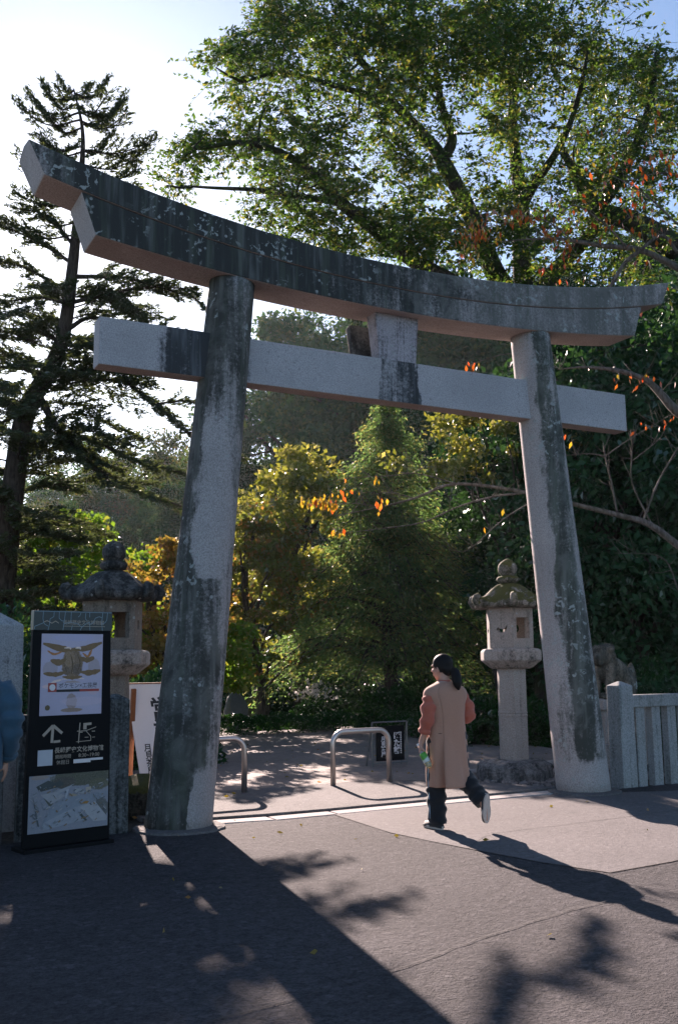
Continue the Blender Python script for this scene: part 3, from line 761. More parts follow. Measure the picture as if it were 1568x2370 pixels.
# arrow, map and opening hours
mb = MB(); y = -.003
poly_line(mb, [(-.165, .865), (-.158, 1.0)], .024, y); poly_line(mb, [(-.245, .925), (-.158, 1.008), (-.075, .94)], .024, y - .001); poly_line(mb, [(-.15, .873), (-.09, .876)], .02, y - .0005)
mb.build('arrow', M['cream'], sg)
mb = MB(); poly_line(mb, [(.075, .85), (.085, 1.02)], .009, y); poly_line(mb, [(.055, .862), (.19, .866)], .005, y - .0005); poly_line(mb, [(.06, .95), (.14, .95), (.235, .978)], .006, y - .001); poly_line(mb, [(.14, .95), (.187, .9), (.187, .866)], .006, y - .0015)
poly_line(mb, [(.195, .943), (.225, .943)], .007, y - .002); poly_line(mb, [(.13, .895), (.165, .895)], .005, y - .002); poly_line(mb, [(.2, .893), (.225, .893)], .005, y - .002); poly_line(mb, [(.08, .94), (.11, .94)], .007, y - .002)
mb.add([(.115, y - .002, .962), (.145, y - .002, .962), (.145, y - .002, .995), (.19, y - .002, .998), (.19, y - .002, 1.018), (.115, y - .002, 1.015)], [(0, 1, 2, 3, 4, 5)]); mb.build('map', M['cream'], sg)
mb = MB(); mb.box(-.285, -.155, -.005, -.001, .682, .81); mb.build('sticker', plain('pale_sticker', (.5, .53, .58), .5, .05, bump=0), sg)
mb = MB(); text_mesh(mb, '長崎歴史文化博物館', .05, lambda x, y: (x + .085, -.003, y + .797), bold=.0008)
text_mesh(mb, '開館時間', .036, lambda x, y: (x - .06, -.003, y + .745)); text_mesh(mb, '8:30~19:00', .043, lambda x, y: (x + .175, -.003, y + .746)); text_mesh(mb, '休館日', .04, lambda x, y: (x - .06, -.003, y + .698)); mb.build('lettering', M['cream'], sg)
mb = MB(); mb.box(.035, .19, -.004, -.001, .685, .717); mb.box(.191, .305, -.004, -.001, .7, .719); mb.build('sticker', M['white_ink'], sg)
# aerial picture: flat roofs and trees printed on a sheet
mb = MB(); mb.box(-.352, .36, -.008, -.001, .145, .605); px = mb.build('picture', paper('picture_print', (.24, .27, .33), [(.12, .57, .3, .075, (.03, .05, .025), 1), (-.05, .535, .11, .05, (.02, .03, .022), 1), (.27, .5, .1, .05, (.06, .075, .03), .9), (-.26, .59, .08, .02, (.3, .24, .2), .8), (.3, .3, .07, .08, (.06, .085, .08), .9)]), sg)
qx = lambda x: -.352 + (x - 85) / 1370 * .71
qz = lambda y: .605 - (y - 1210) / 950 * .46
k = 0
for col, P in (((.07, .09, .095), [(200, 1390), (400, 1300), (520, 1350), (610, 1310), (680, 1390), (550, 1430), (260, 1480)]), ((.4, .42, .46), [(550, 1490), (850, 1390), (760, 1470), (560, 1540)]), ((.12, .13, .11), [(330, 1580), (430, 1560), (500, 1690), (440, 1750)]),
               ((.42, .43, .46), [(280, 1530), (540, 1500), (700, 1580), (460, 1700), (320, 1570)]), ((.5, .52, .58), [(710, 1480), (760, 1470), (720, 1650), (690, 1650)]), ((.42, .36, .27), [(750, 1590), (830, 1550), (920, 1590), (860, 1600)]), ((.45, .46, .48), [(860, 1460), (1020, 1500), (1030, 1580), (860, 1540)]),
               ((.5, .44, .36), [(1050, 1470), (1150, 1460), (1130, 1570), (1060, 1550)]), ((.3, .34, .4), [(450, 1760), (700, 1620), (1440, 1560), (1440, 1640), (700, 1850), (330, 2000)]), ((.38, .41, .47), [(330, 2000), (700, 1850), (1200, 1700), (960, 1850), (1050, 2020), (330, 2120)]),
               ((.4, .22, .06), [(970, 1740), (1050, 1700), (1120, 1710), (1080, 1750)]), ((.46, .47, .5), [(960, 1800), (1220, 1720), (1440, 2000), (1430, 2070), (1200, 2060)]), ((.08, .1, .1), [(955, 1870), (1090, 2030), (1060, 2040), (950, 1930)]), ((.1, .12, .13), [(150, 1560), (165, 1600), (270, 2050), (240, 2040)])):
    mb = MB(); k += 1; mb.add([(qx(x), -.0085 - .0003 * k, qz(y)) for x, y in P], [tuple(range(len(P)))]); mb.build('printed_roof', plain('roof_print', tuple(q * .8 for q in col), .5, .2, 40, bump=0), px)

rgp = random.Random(9); tints = [plain('roof_tint', c_, .5, .2, 40, bump=0) for c_ in ((.3, .32, .36), (.12, .14, .16), (.36, .36, .37), (.2, .22, .24), (.22, .16, .1))]; mb = MB()
for k in range(150):   # the many small roofs and lanes of the town
    x, y = rgp.uniform(130, 1400), rgp.uniform(1400, 2080); a = rgp.choice((.5, .5, -.9)) + rgp.gauss(0, .1); L, w_ = rgp.uniform(18, 90), rgp.uniform(6, 26); c_, s_ = math.cos(a), math.sin(a); mb.mi = rgp.randrange(5)
    mb.add([(qx(x + u * c_ - v_ * s_), -.0145 - .00001 * k, qz(y - u * s_ - v_ * c_)) for u, v_ in ((-L / 2, -w_ / 2), (L / 2, -w_ / 2), (L / 2, w_ / 2), (-L / 2, w_ / 2)) ], [(0, 1, 2, 3)])
tag(mb.build('printed_town', tints, px), kind='stuff')

# white leaning board of the tea house
wb = thing('standing_sign', 'white leaning tea house sign with black vertical lettering half hidden by the gate pillar', 'sign', (-2.14, 2.05, .045))
rot = Matrix(((1, 0, -.165), (0, 1, .08), (0, 0, 1)))
mb = MB(); mb.box(0, .66, 0, .03, 0, 1.24, rot); mb.build('board', M['white'], wb, bevel=.004)
mb = MB(); mb.box(-.012, .672, -.004, .034, 1.24, 1.255, rot); mb.box(.05, .1, .04, .08, .0, 1.2, Matrix.Rotation(R(-2), 3, 'Y') @ Matrix.Rotation(R(12), 3, 'X'), (-.17, .2, 0)); mb.box(.5, .55, .04, .08, .0, 1.2, Matrix.Rotation(R(-2), 3, 'Y') @ Matrix.Rotation(R(12), 3, 'X'), (-.1, .2, 0)); mb.build('stand', M['wood'], wb)
F = lambda x, y: tuple(rot @ Vector((x, -.002, y)))
mb = MB(); text_mesh(mb, '営業中', .27, lambda x, y: F(x + .37, y + .69), True, .006); text_mesh(mb, '月見茶屋', .092, lambda x, y: F(x + .135, y + .395), True, .0015); mb.build('lettering', M['ink'], wb)

# small black board
kb = thing('menu_board', 'small black menu board in a thin frame behind the steel barrier', 'sign', (1.925, 3.51, .03))
mb = MB(); mb.box(-.225, .235, -.012, .012, .075, .565); mb.build('board', M['black'], kb)
mb = MB()
for P in ([(-.29, 0, 0), (-.29, 0, .62)], [(.29, 0, .0), (.29, 0, .62)], [(-.29, 0, .62), (.29, 0, .62)], [(-.29, 0, .045), (.29, 0, .045)], [(-.29, .18, 0), (-.29, 0, .6)], [(.29, .18, 0), (.29, 0, .6)]): mb.tube(P, .011, 6)
mb.build('frame', plain('grey_metal', (.16, .17, .17), .4, .1, 20, .5, .6), kb)
mb = MB(); f = lambda x, y: (x, -.0145, y)
text_mesh(mb, 'ぼた餅', .112, lambda x, y: f(x + .11, y + .315), True, .003); text_mesh(mb, '月見茶屋', .078, lambda x, y: f(x - .115, y + .27), True, .002)
for x, z0, z1 in ((.178, .17, .475), (-.062, .13, .43)):
    z = z1
    while z > z0: mb.box(x - .009, x + .009, -.0146, -.0125, z - .018, z); z -= .026
mb.build('lettering', M['white_ink'], kb)

# ================================================================ guardian lion on a pedestal
M['lion'] = stone('lion_stone', (.19, .16, .125), (.03, .031, .026), amt=.12, lichen=.45)


def ellip(mb, c, r, rot=None, n=14, m=9):
    rs = []
    for i in range(m):
        th = math.pi * (i + .5) / m
        ring = []
        for j in range(n):
            v = Vector((r[0] * math.sin(th) * math.cos(2 * math.pi * j / n), r[1] * math.sin(th) * math.sin(2 * math.pi * j / n), -r[2] * math.cos(th)))
            if rot is not None: v = rot @ v
            ring.append(tuple(Vector([float(q) for q in c]) + v))
        rs.append(ring)
    return mb.rings(rs)


def fuse(mb, name, mat, parent, voxel, smooth=4, **kw):
    """melt overlapping solids into one continuous surface"""
    o = mb.build(name, mat, parent, True, **kw)
    r = o.modifiers.new('remesh', 'REMESH'); r.mode = 'VOXEL'; r.voxel_size = voxel; r.use_smooth_shade = True
    if smooth: k = o.modifiers.new('smooth', 'SMOOTH'); k.factor = .5; k.iterations = smooth
    dg = bpy.context.evaluated_depsgraph_get(); me = bpy.data.meshes.new_from_object(o.evaluated_get(dg))
    o.modifiers.clear(); o.data = me; me.shade_smooth(); return o


lp = at(1418, 1560, 15.2)
mb = MB(); mb.box(-.52, .52, -.3, .3, -.05, .3); mb.box(-.42, .42, -.24, .24, .3, .78); mb.box(-.48, .48, -.28, .28, .78, .93)
o = mb.build('pedestal', M['lantern'], bevel=.015); o.location = (lp[0], lp[1], 0); tag(o, 'stepped stone pedestal under the guardian lion', 'pedestal')
mb = MB()
ellip(mb, (.2, 0, .2), (.23, .2, .22)); ellip(mb, (.2, .13, .18), (.17, .1, .18)); ellip(mb, (.2, -.13, .18), (.17, .1, .18))
mb.tube([(.22, 0, .26), (.05, 0, .38), (-.13, 0, .47)], [.19, .2, .19], 14); ellip(mb, (-.18, 0, .42), (.14, .17, .2))
ellip(mb, (-.24, 0, .63), (.17, .165, .17)); ellip(mb, (-.39, 0, .59), (.09, .1, .085)); ellip(mb, (-.36, 0, .53), (.08, .08, .05))
for s in (-1, 1):
    mb.tube([(-.2, .1 * s, .42), (-.26, .105 * s, .22), (-.29, .11 * s, .04)], [.085, .06, .055], 10); ellip(mb, (-.33, .11 * s, .035), (.085, .06, .045))
    ellip(mb, (-.03, .17 * s, .04), (.13, .06, .05)); ellip(mb, (-.2, .15 * s, .74), (.05, .03, .06)); ellip(mb, (-.36, .055 * s, .66), (.035, .03, .03))
    for k in range(5): ellip(mb, (-.2 + .06 * k - .05, (.15 - .012 * k) * s, .72 - .085 * k), (.06, .05, .055))
for k in range(5): ellip(mb, (-.12 + .035 * k, 0, .76 - .07 * k), (.065, .09, .06))
mb.tube([(.38, 0, .12), (.46, 0, .25), (.43, 0, .42), (.47, 0, .52)], [.06, .085, .075, .02], 10)
o = fuse(mb, 'guardian_lion', M['lion'], None, .014, 3); o.location = (lp[0], lp[1], .93); o.rotation_euler = (0, 0, R(12)); tag(o, 'lichen-mottled seated stone guardian lion seen past the gate pillar', 'statue')

# ================================================================ people
M['skin'] = plain('skin', (.52, .29, .21), .55, .06, 40, .4, bump=.02)
M['hair'] = plain('hair', (.007, .006, .006), .6, .3, 60, .22, bump=.3)


def cloth(name, col, rough=.9, scale=140, var=.18, weave=True):
    t = NT(name); v = t.obj(); f = t.noise(t.sc(v, (1, 1, .45)), scale, 3, .7); b = t.noise(v, 7, 4)
    c = t.mix(f, tuple(q * (1 - var) for q in col), tuple(q * (1 + var) for q in col)); c = t.mix(t.math('MULTIPLY', b, .3), c, tuple(q * .72 for q in col))
    return t.pbr(c, rough, t.bump(t.math('ADD', t.math('MULTIPLY', f, .25), b), .5, .012), .2, **{'Sheen Weight': .25})


def head(mb, c, rot):
    P = lambda v: tuple(Vector(c) + rot @ Vector(v))
    ellip(mb, P((0, -.012, .03)), (.072, .092, .088), rot, 18, 11); ellip(mb, P((0, .028, -.035)), (.056, .06, .07), rot, 16, 9); ellip(mb, P((0, .045, -.085)), (.028, .028, .022), rot)
    mb.tube([P((0, .078, .018)), P((0, .094, -.008)), P((0, .1, -.024))], [.008, .011, .014], 8)
    ellip(mb, P((0, .078, -.058)), (.021, .012, .009), rot)
    for s in (-1, 1):
        ellip(mb, P((.072 * s, -.004, -.012)), (.01, .02, .031), rot); ellip(mb, P((.036 * s, .058, -.02)), (.026, .022, .024), rot); ellip(mb, P((.03 * s, .074, .03)), (.022, .01, .008), rot)


def hand(mb, wr, d, pn, side, curl, spread=.02, scale=1.):
    d = Vector(d).normalized(); pn = Vector(pn); pn = (pn - d * pn.dot(d)).normalized(); lat = d.cross(pn) * side; wr = Vector(wr)
    for k in range(5):
        o = lat * (k - 2) * .0155; mb.tube([wr + lat * (k - 2) * .008, wr + d * .04 + o, wr + d * .084 + o * 1.05], [.0165, .0155, .0125], 8)
    for k, (L, sp) in enumerate(((.062, -1.5), (.074, -.5), (.069, .5), (.053, 1.5))):
        p = wr + d * (.084 - abs(k - 1.3) * .003) + lat * sp * .0195; q = d.copy(); pts = [p - d * .012, p]; a = 0
        for f, b in ((.45, .55), (.31, 1.), (.24, .75)):
            a += curl * b; q = d * math.cos(a) + pn * math.sin(a) + lat * sp * .03; p = p + q * L * f * scale; pts.append(p.copy())
        mb.tube(pts, [.0098, .0098, .0092, .0084, .007], 8)
    b = wr + d * .025 - lat * .03; t1 = b + (d * .6 - lat * .45 + pn * .5).normalized() * .04; t2 = t1 + (d * .6 + lat * .1 + pn * .7).normalized() * .032
    mb.tube([wr + d * .012 - lat * .012, b, t1, t2], [.016, .0145, .011, .0085], 8)


def shoe(parent, heel, fwd, up, mu, ms, L=.25):
    f = Vector(fwd).normalized(); u = Vector(up); u = (u - f * u.dot(f)).normalized(); s = f.cross(u); h = Vector(heel); mb = MB(); ms_ = MB(); rs = []
    for t, wd, ht in ((-.02, .024, .04), (.0, .032, .072), (.06, .036, .088), (.11, .038, .076), (.15, .043, .06), (.19, .045, .05), (.225, .038, .042), (.245, .02, .03)):
        rs.append([tuple(h + f * t * L / .25 + s * wd * math.cos(a) + u * (.018 + max(0, math.sin(a)) * (ht - .018))) for a in np.linspace(-.0, math.pi, 9)] + [tuple(h + f * t * L / .25 - s * wd * .6 + u * .012), tuple(h + f * t * L / .25 + s * wd * .6 + u * .012)])
    mb.rings(rs); mb.build('shoe', mu, parent, True)
    out = []
    for t in np.linspace(0, 2 * math.pi, 28, endpoint=False):
        c = math.cos(t); x = .1125 + .1375 * c; wd = (.046 if c > 0 else .038) * (1 - .12 * math.exp(-((c + .1) / .3) ** 2)); out.append((x * L / .25, wd * math.sin(t)))
    rs = [[tuple(h + f * x + s * y * k + u * z) for x, y in out] for z, k in ((0, .93), (.006, 1.02), (.026, 1.03), (.03, .95))]
    ms_.rings(rs); ms_.build('sole', ms, parent, False)


def garment(name, mat, parent, rows, n=72, fold=0., folds=(7, 11), seam=None, gap=0., thick=.006, seed=0):
    """rows: (z, cx, cy, a, b, fold strength); open seam at angle seam below its third value"""
    rg = random.Random(seed); ph = [rg.uniform(0, 6) for _ in range(4)]; mb = MB(); rs = []
    Z = np.array([r[0] for r in rows]); zz = np.linspace(Z[0], Z[-1], 46); A = np.array(rows); o = np.argsort(Z)
    for z in zz:
        cx, cy_, a, b, fs = [np.interp(z, Z[o], A[o, k]) for k in range(1, 6)]
        ring = []
        for j in range(n + 1):
            th = 2 * math.pi * j / n + (seam or 0)
            e = 1 + fs * (math.sin(folds[0] * th + ph[0] + 2.2 * z) * .6 + math.sin(folds[1] * th + ph[1] - 1.7 * z) * .4 + .35 * math.sin(3 * th + 9 * z + ph[2]))
            if gap:
                k = max(0, .78 - z) / .42; e += gap * k * max(0, 1 - j / 13) - gap * .5 * k * max(0, 1 - (n - j) / 9)
            r = 2.35; c, s = math.cos(th), math.sin(th); q = (abs(c) ** r + abs(s) ** r) ** (-1 / r)
            ring.append((cx + a * c * q * e, cy_ + b * s * q * e, z))
        rs.append(ring)
    mb.rings(rs, cap=False, close=False); ob = mb.build(name, mat, parent, True)
    so_ = ob.modifiers.new('thick', 'SOLIDIFY'); so_.thickness = thick; so_.offset = 0
    return ob


def sleeve(name, mat, parent, pts, rad, seed=0, n=26, cuff=False):
    rg = np.random.default_rng(seed); P = spline(pts, n); rr = np.interp(np.linspace(0, 1, n), np.linspace(0, 1, len(rad)), rad); mb = MB()
    mb.tube(P, rr * (1 + .05 * np.sin(np.arange(n) * 1.3 + seed) + rg.normal(size=n) * .012), 18)
    mb.v = [tuple(np.array(v) + .008 * np.array((math.sin(v[2] * 55 + v[0] * 40), math.sin(v[2] * 48 + v[1] * 50), 0))) for v in mb.v]
    if cuff: mb.tube([P[-1] + (P[-4] - P[-1]) * .8, P[-1] + (P[-4] - P[-1]) * .4, P[-1] * 1.0], [rad[-1] * 1.0, rad[-1] * 1.32, rad[-1] * 1.12], 18)
    return mb.build(name, mat, parent, True)


# --- woman walking through the gate
W = thing('person', 'woman with a low ponytail in a long beige sleeveless coat walking towards the gate', 'person', (-.32, -1.33, .004), R(3))
mb = MB(); hc = (-.012, .035, 1.437); hr_ = Matrix.Rotation(R(26), 3, 'Z') @ Matrix.Rotation(R(-6), 3, 'X')
head(mb, hc, hr_); mb.tube([(0, .0, 1.24), (0, .005, 1.31), (-.005, .018, 1.4)], [.056, .05, .05], 12)
ellip(mb, (0, 0, .86), (.15, .11, .13)); ellip(mb, (0, 0, 1.0), (.125, .09, .16)); ellip(mb, (0, 0, 1.13), (.135, .09, .14)); ellip(mb, (0, 0, 1.22), (.1, .06, .06))
for s in (-1, 1): ellip(mb, (.1 * s, 0, 1.215), (.08, .05, .045))
la = [(-.165, 0, 1.23), (-.205, -.03, .985), (-.255, .045, .765)]; ra = [(.165, 0, 1.23), (.215, -.05, 1.0), (.16, .15, .985)]
mb.tube(spline(la, 9), [.048, .046, .043, .04, .037, .037, .034, .029, .025], 12); mb.tube(spline(ra, 9), [.048, .046, .043, .04, .037, .037, .034, .029, .025], 12)
hand(mb, la[2], (-.05, .0, -.85), (.6, -.55, 0), -1, .72); hand(mb, ra[2], (-.35, .8, .1), (-.5, 0, -.6), 1, .5)
ll = [(-.085, .0, .84), (-.1, .03, .45), (-.125, .0, .07)]; rl = [(.085, -.01, .84), (.12, -.03, .46), (.155, -.31, .25)]
for L in (ll, rl): mb.tube(spline(L, 9), [.088, .082, .072, .06, .052, .054, .05, .04, .034], 14)
mb.tube([(-.125, .0, .075), (-.13, .07, .045), (-.135, .17, .03)], [.034, .034, .022], 10); mb.tube([rl[2], (.16, -.33, .2), (.165, -.33, .09)], [.034, .034, .022], 10)
fuse(mb, 'body', M['skin'], W, .0042, 3)
# hair
mb = MB(); H = lambda v: tuple(Vector(hc) + hr_ @ Vector(v))
ellip(mb, H((0, -.022, .042)), (.083, .098, .09), hr_, 22, 13); ellip(mb, H((0, -.062, -.012)), (.066, .055, .07), hr_, 18, 10)
for s in (-1, 1): ellip(mb, H((.062 * s, -.03, .005)), (.022, .048, .05), hr_)
mb.tube(spline([H((.0, -.108, -.02)), H((.01, -.135, -.06)), (.045, -.125, 1.31), (.055, -.135, 1.235)], 8), [.022, .036, .043, .047, .047, .042, .03, .008], 14)
o = fuse(mb, 'hair', M['hair'], W, .006, 2)
mb = MB(); mb.tube([H((-.005, -.106, -.018)), H((.004, -.12, -.035))], [.026, .026], 12); mb.build('hair_tie', M['black'], o, True)
for s in (-1, 1):
    mb = MB(); ellip(mb, H((.031 * s, .0735, .017)), (.013, .006, .0055), hr_); mb.build('eye', M['black'], W, True)
coat = cloth('beige_wool', (.45, .245, .17)); tc = cloth('terracotta_linen', (.46, .125, .08), .85, 90); dk = cloth('black_denim', (.012, .014, .018), .8)
garment('coat', coat, W, [(1.318, 0, .008, .062, .058, 0), (1.302, 0, .004, .085, .068, 0), (1.285, 0, 0, .135, .082, .0), (1.262, 0, 0, .19, .095, .0), (1.225, 0, 0, .226, .108, .004), (1.18, 0, 0, .228, .118, .006), (1.12, 0, 0, .204, .126, .01), (1.03, 0, 0, .186, .13, .014), (.92, 0, 0, .182, .13, .035), (.75, 0, -.005, .188, .138, .055), (.55, .002, -.015, .196, .148, .075), (.375, .004, -.03, .202, .158, .095)], seam=R(232), gap=.42, seed=4)
s1 = sleeve('sleeve', tc, W, [(-.17, 0, 1.2), (-.205, -.02, 1.12), (-.225, -.03, 1.0), (-.24, .015, .855)], [.045, .06, .068, .062, .047], 1, cuff=True)
sleeve('sleeve', tc, W, [(.17, 0, 1.2), (.205, -.03, 1.12), (.222, -.045, .99), (.17, .12, .99)], [.045, .06, .066, .058, .045], 2, cuff=True)
mb = MB(); mb.lathe([(.068, 1.295), (.066, 1.322), (.06, 1.33), (.056, 1.325)], 20, (0, .008, 0)); mb.build('collar', tc, W, True)
sleeve('trouser_leg', dk, W, [(-.085, .0, .86), (-.098, .03, .5), (-.118, .015, .3), (-.125, .0, .05)], [.105, .1, .09, .084, .082], 3, 40)
sleeve('trouser_leg', dk, W, [(.085, -.01, .86), (.12, -.03, .5), (.14, -.17, .37), (.157, -.315, .25)], [.105, .1, .09, .082, .078], 5, 40)
mb = MB(); mb.tube(spline([(-.19, .02, .62), (-.196, .03, .45), (-.202, .01, .28), (-.206, .0, .1)], 10), .0045, 6); mb.build('side_stripe', plain('pale_stripe', (.3, .38, .45), .7, bump=0), W)
sho = cloth('dark_canvas', (.03, .032, .036), .8); sol = plain('rubber_sole', (.52, .45, .40), .75, .2, 40, bump=.3)
shoe(W, (-.125, -.055, .002), (-.08, 1, 0), (0, 0, 1), sho, sol, .24); shoe(W, (.158, -.375, .305), (.03, .12, -1), (0, 1, .12), sho, sol, .24)
# bottle in her left hand
bp = Vector((-.268, .028, .70)); bd = Vector((.16, -.42, -.72)).normalized()
BT = thing('tea_bottle', 'half-empty plastic bottle of yellow tea held by the walking woman', 'bottle', (0, 0, 0))
BT.matrix_world = Matrix.Translation(Vector((-.32, -1.33, .004)) + Matrix.Rotation(R(3), 3, 'Z') @ bp) @ (Matrix.Rotation(R(3), 4, 'Z') @ bd.to_track_quat('Z', 'Y').to_matrix().to_4x4())
tp = NT('clear_plastic'); M['pet'] = tp.pbr((.82, .88, .84), .12, None, .5, **{'Transmission Weight': .75, 'IOR': 1.3})
mb = MB(); mb.lathe([(.008, -.048), (.0125, -.046), (.0125, -.02), (.017, -.01), (.029, .03), (.031, .045), (.031, .16), (.024, .17), (.008, .168)], 20); mb.build('flask', M['pet'], BT, True)
mb = MB(); mb.lathe([(.005, -.068), (.0145, -.067), (.0145, -.047), (.005, -.046)], 16); mb.build('cap', M['white_ink'], BT, True)
mb = MB(); mb.lathe([(.0285, .11), (.0285, .158), (.01, .162)], 20); mb.build('tea', plain('yellow_tea', (.62, .40, .02), .2, .1, bump=0), BT, True)
t = NT('green_label'); X = t.xyz(t.obj()); M['label'] = t.pbr(t.mix(t.step(t.math('ADD', X[2], t.math('MULTIPLY', X[0], .5)), .07, .085), (.10, .36, .05), (.62, .66, .6)), .4)
mb = MB(); mb.lathe([(.0305, .03), (.0322, .045), (.0322, .118), (.0312, .12)], 20); mb.build('label', M['label'], BT, True)

# --- person in blue at the frame's left edge
Bp = thing('person', 'person in a loose blue jacket standing beside the dark stone fence, mostly out of view', 'person', (-4.52, -1.55, 0), R(-18))
mb = MB(); hc2 = Vector((0, .02, 1.585)); h2 = Matrix.Rotation(R(5), 3, 'Z'); head(mb, hc2, h2); mb.tube([(0, 0, 1.38), (0, .01, 1.52)], [.062, .056], 12)
mb.tube([(0, 0, .9), (0, 0, 1.05), (0, 0, 1.2), (0, 0, 1.34), (0, 0, 1.42)], [.15, .135, .14, .15, .08], 16)
for s in (-1, 1):
    ellip(mb, (.12 * s, 0, 1.37), (.1, .07, .06)); A = [(.19 * s, 0, 1.36), (.25 * s, -.03, 1.07), (.24 * s, .08, .83)]
    mb.tube(spline(A, 9), [.055, .052, .048, .044, .041, .04, .036, .031, .027], 12); hand(mb, A[2], (0, .1, -.9), (-.7 * s, 0, 0), s, .3)
    mb.tube(spline([(.1 * s, 0, .92), (.11 * s, .01, .5), (.12 * s, -.02, .08)], 9), [.1, .092, .08, .066, .058, .06, .054, .044, .038], 14); mb.tube([(.12 * s, -.02, .08), (.125 * s, .06, .05), (.135 * s, .17, .03)], [.036, .036, .024], 10)
fuse(mb, 'body', M['skin'], Bp, .005, 3)
mb = MB(); ellip(mb, hc2 + Vector((0, -.02, .04)), (.085, .1, .092), h2, 20, 12); ellip(mb, hc2 + Vector((0, -.06, -.03)), (.068, .05, .06), h2); fuse(mb, 'hair', M['hair'], Bp, .007, 2)
bl = cloth('blue_shell', (.035, .085, .135), .6, 60); gr = cloth('dark_trousers', (.03, .028, .03), .85)
garment('jacket', bl, Bp, [(1.5, 0, .01, .08, .075, 0), (1.47, 0, 0, .1, .085, 0), (1.44, 0, 0, .15, .095, 0), (1.40, 0, 0, .21, .115, .004), (1.32, 0, 0, .235, .14, .01), (1.15, 0, 0, .232, .15, .04), (.95, 0, 0, .235, .16, .06), (.78, 0, 0, .225, .155, .06)], seed=9)
for s in (-1, 1):
    sleeve('sleeve', bl, Bp, [(.2 * s, 0, 1.37), (.27 * s, -.03, 1.2), (.285 * s, -.035, 1.05), (.25 * s, .08, .85)], [.085, .09, .085, .075, .055], 3 + s, cuff=True)
    sleeve('trouser_leg', gr, Bp, [(.1 * s, 0, .93), (.11 * s, .01, .5), (.12 * s, -.02, .07)], [.115, .1, .085], 7 + s, 36)
    shoe(Bp, (.12 * s, -.07, .002), (.1 * s, 1, 0), (0, 0, 1), sho, sol, .27)
mb = MB(); mb.rings([[(.1 * math.cos(a) * k, -.03 + .1 * math.sin(a) * k, z) for a in np.linspace(0, 6.283, 20, endpoint=False)] for k, z in ((.95, 1.43), (1.25, 1.45), (1.3, 1.5), (1.05, 1.53), (.8, 1.5))], cap=False)
o = mb.build('hood', bl, Bp, True); so_ = o.modifiers.new('thick', 'SOLIDIFY'); so_.thickness = .012
# ================================================================ trees and plants
M['camphor'] = leafmat('camphor_leaf', (.042, .1, .026), (.088, .16, .042), (.18, .195, .06), .56, .07)
M['pine'] = leafmat('fir_needle', (.045, .075, .05), (.085, .11, .07), None, .45, .08)
M['cypress'] = leafmat('cypress_spray', (.085, .18, .08), (.15, .235, .105), (.27, .27, .13), .6, .04, (1.15, 1.12, .6))
M['maple'] = leafmat('maple_leaf', (.11, .165, .045), (.18, .19, .06), (.29, .17, .07), .55, .08)
M['maple_rust'] = leafmat('maple_rust_leaf', (.17, .16, .05), (.27, .19, .06), (.34, .18, .08), .5, .08)
M['maple_green'] = leafmat('maple_green_leaf', (.085, .19, .03), (.14, .24, .04), (.22, .24, .06), .58, .06)
M['dark_leaf'] = leafmat('evergreen_leaf', (.018, .06, .028), (.042, .105, .045), None, .28, .1)
M['mid_leaf'] = leafmat('hill_leaf', (.028, .085, .04), (.06, .135, .055), (.11, .155, .06), .3, .03)
M['olive_leaf'] = leafmat('olive_leaf', (.045, .09, .036), (.085, .12, .05), (.15, .13, .06), .28, .02)
M['gloss_leaf'] = leafmat('camellia_leaf', (.10, .14, .03), (.24, .25, .07), (.45, .42, .2), .45, .12)
M['box_leaf'] = leafmat('clipped_leaf', (.012, .05, .014), (.03, .09, .022), None, .3, .1)
M['cherry_leaf'] = leafmat('cherry_leaf', (.34, .035, .02), (.42, .16, .03), (.36, .33, .05), .55, .12, (1.3, 1.0, .6))
M['cherry_yellow'] = leafmat('cherry_yellow_leaf', (.30, .28, .04), (.4, .26, .04), (.42, .1, .03), .55, .12, (1.3, 1.05, .5))
M['petal'] = leafmat('white_petal', (.6, .55, .5), (.75, .7, .66), None, .4, .1, (1, 1, 1))
PX = lambda pts, d: [at(p[0], p[1], p[2] if len(p) > 2 else d) for p in pts]


def guided(name, label, cat, base, limbs, bark, group=None):
    t = thing(name, label, cat, (0, 0, 0), 0, group); mb = MB(); out = []
    for pts, r0, r1 in limbs:
        n = max(6, len(pts) * 5); l = spline(pts, n); mb.tube(l, np.linspace(r0, r1, n), 8); out.append(l)
    return t, mb, out


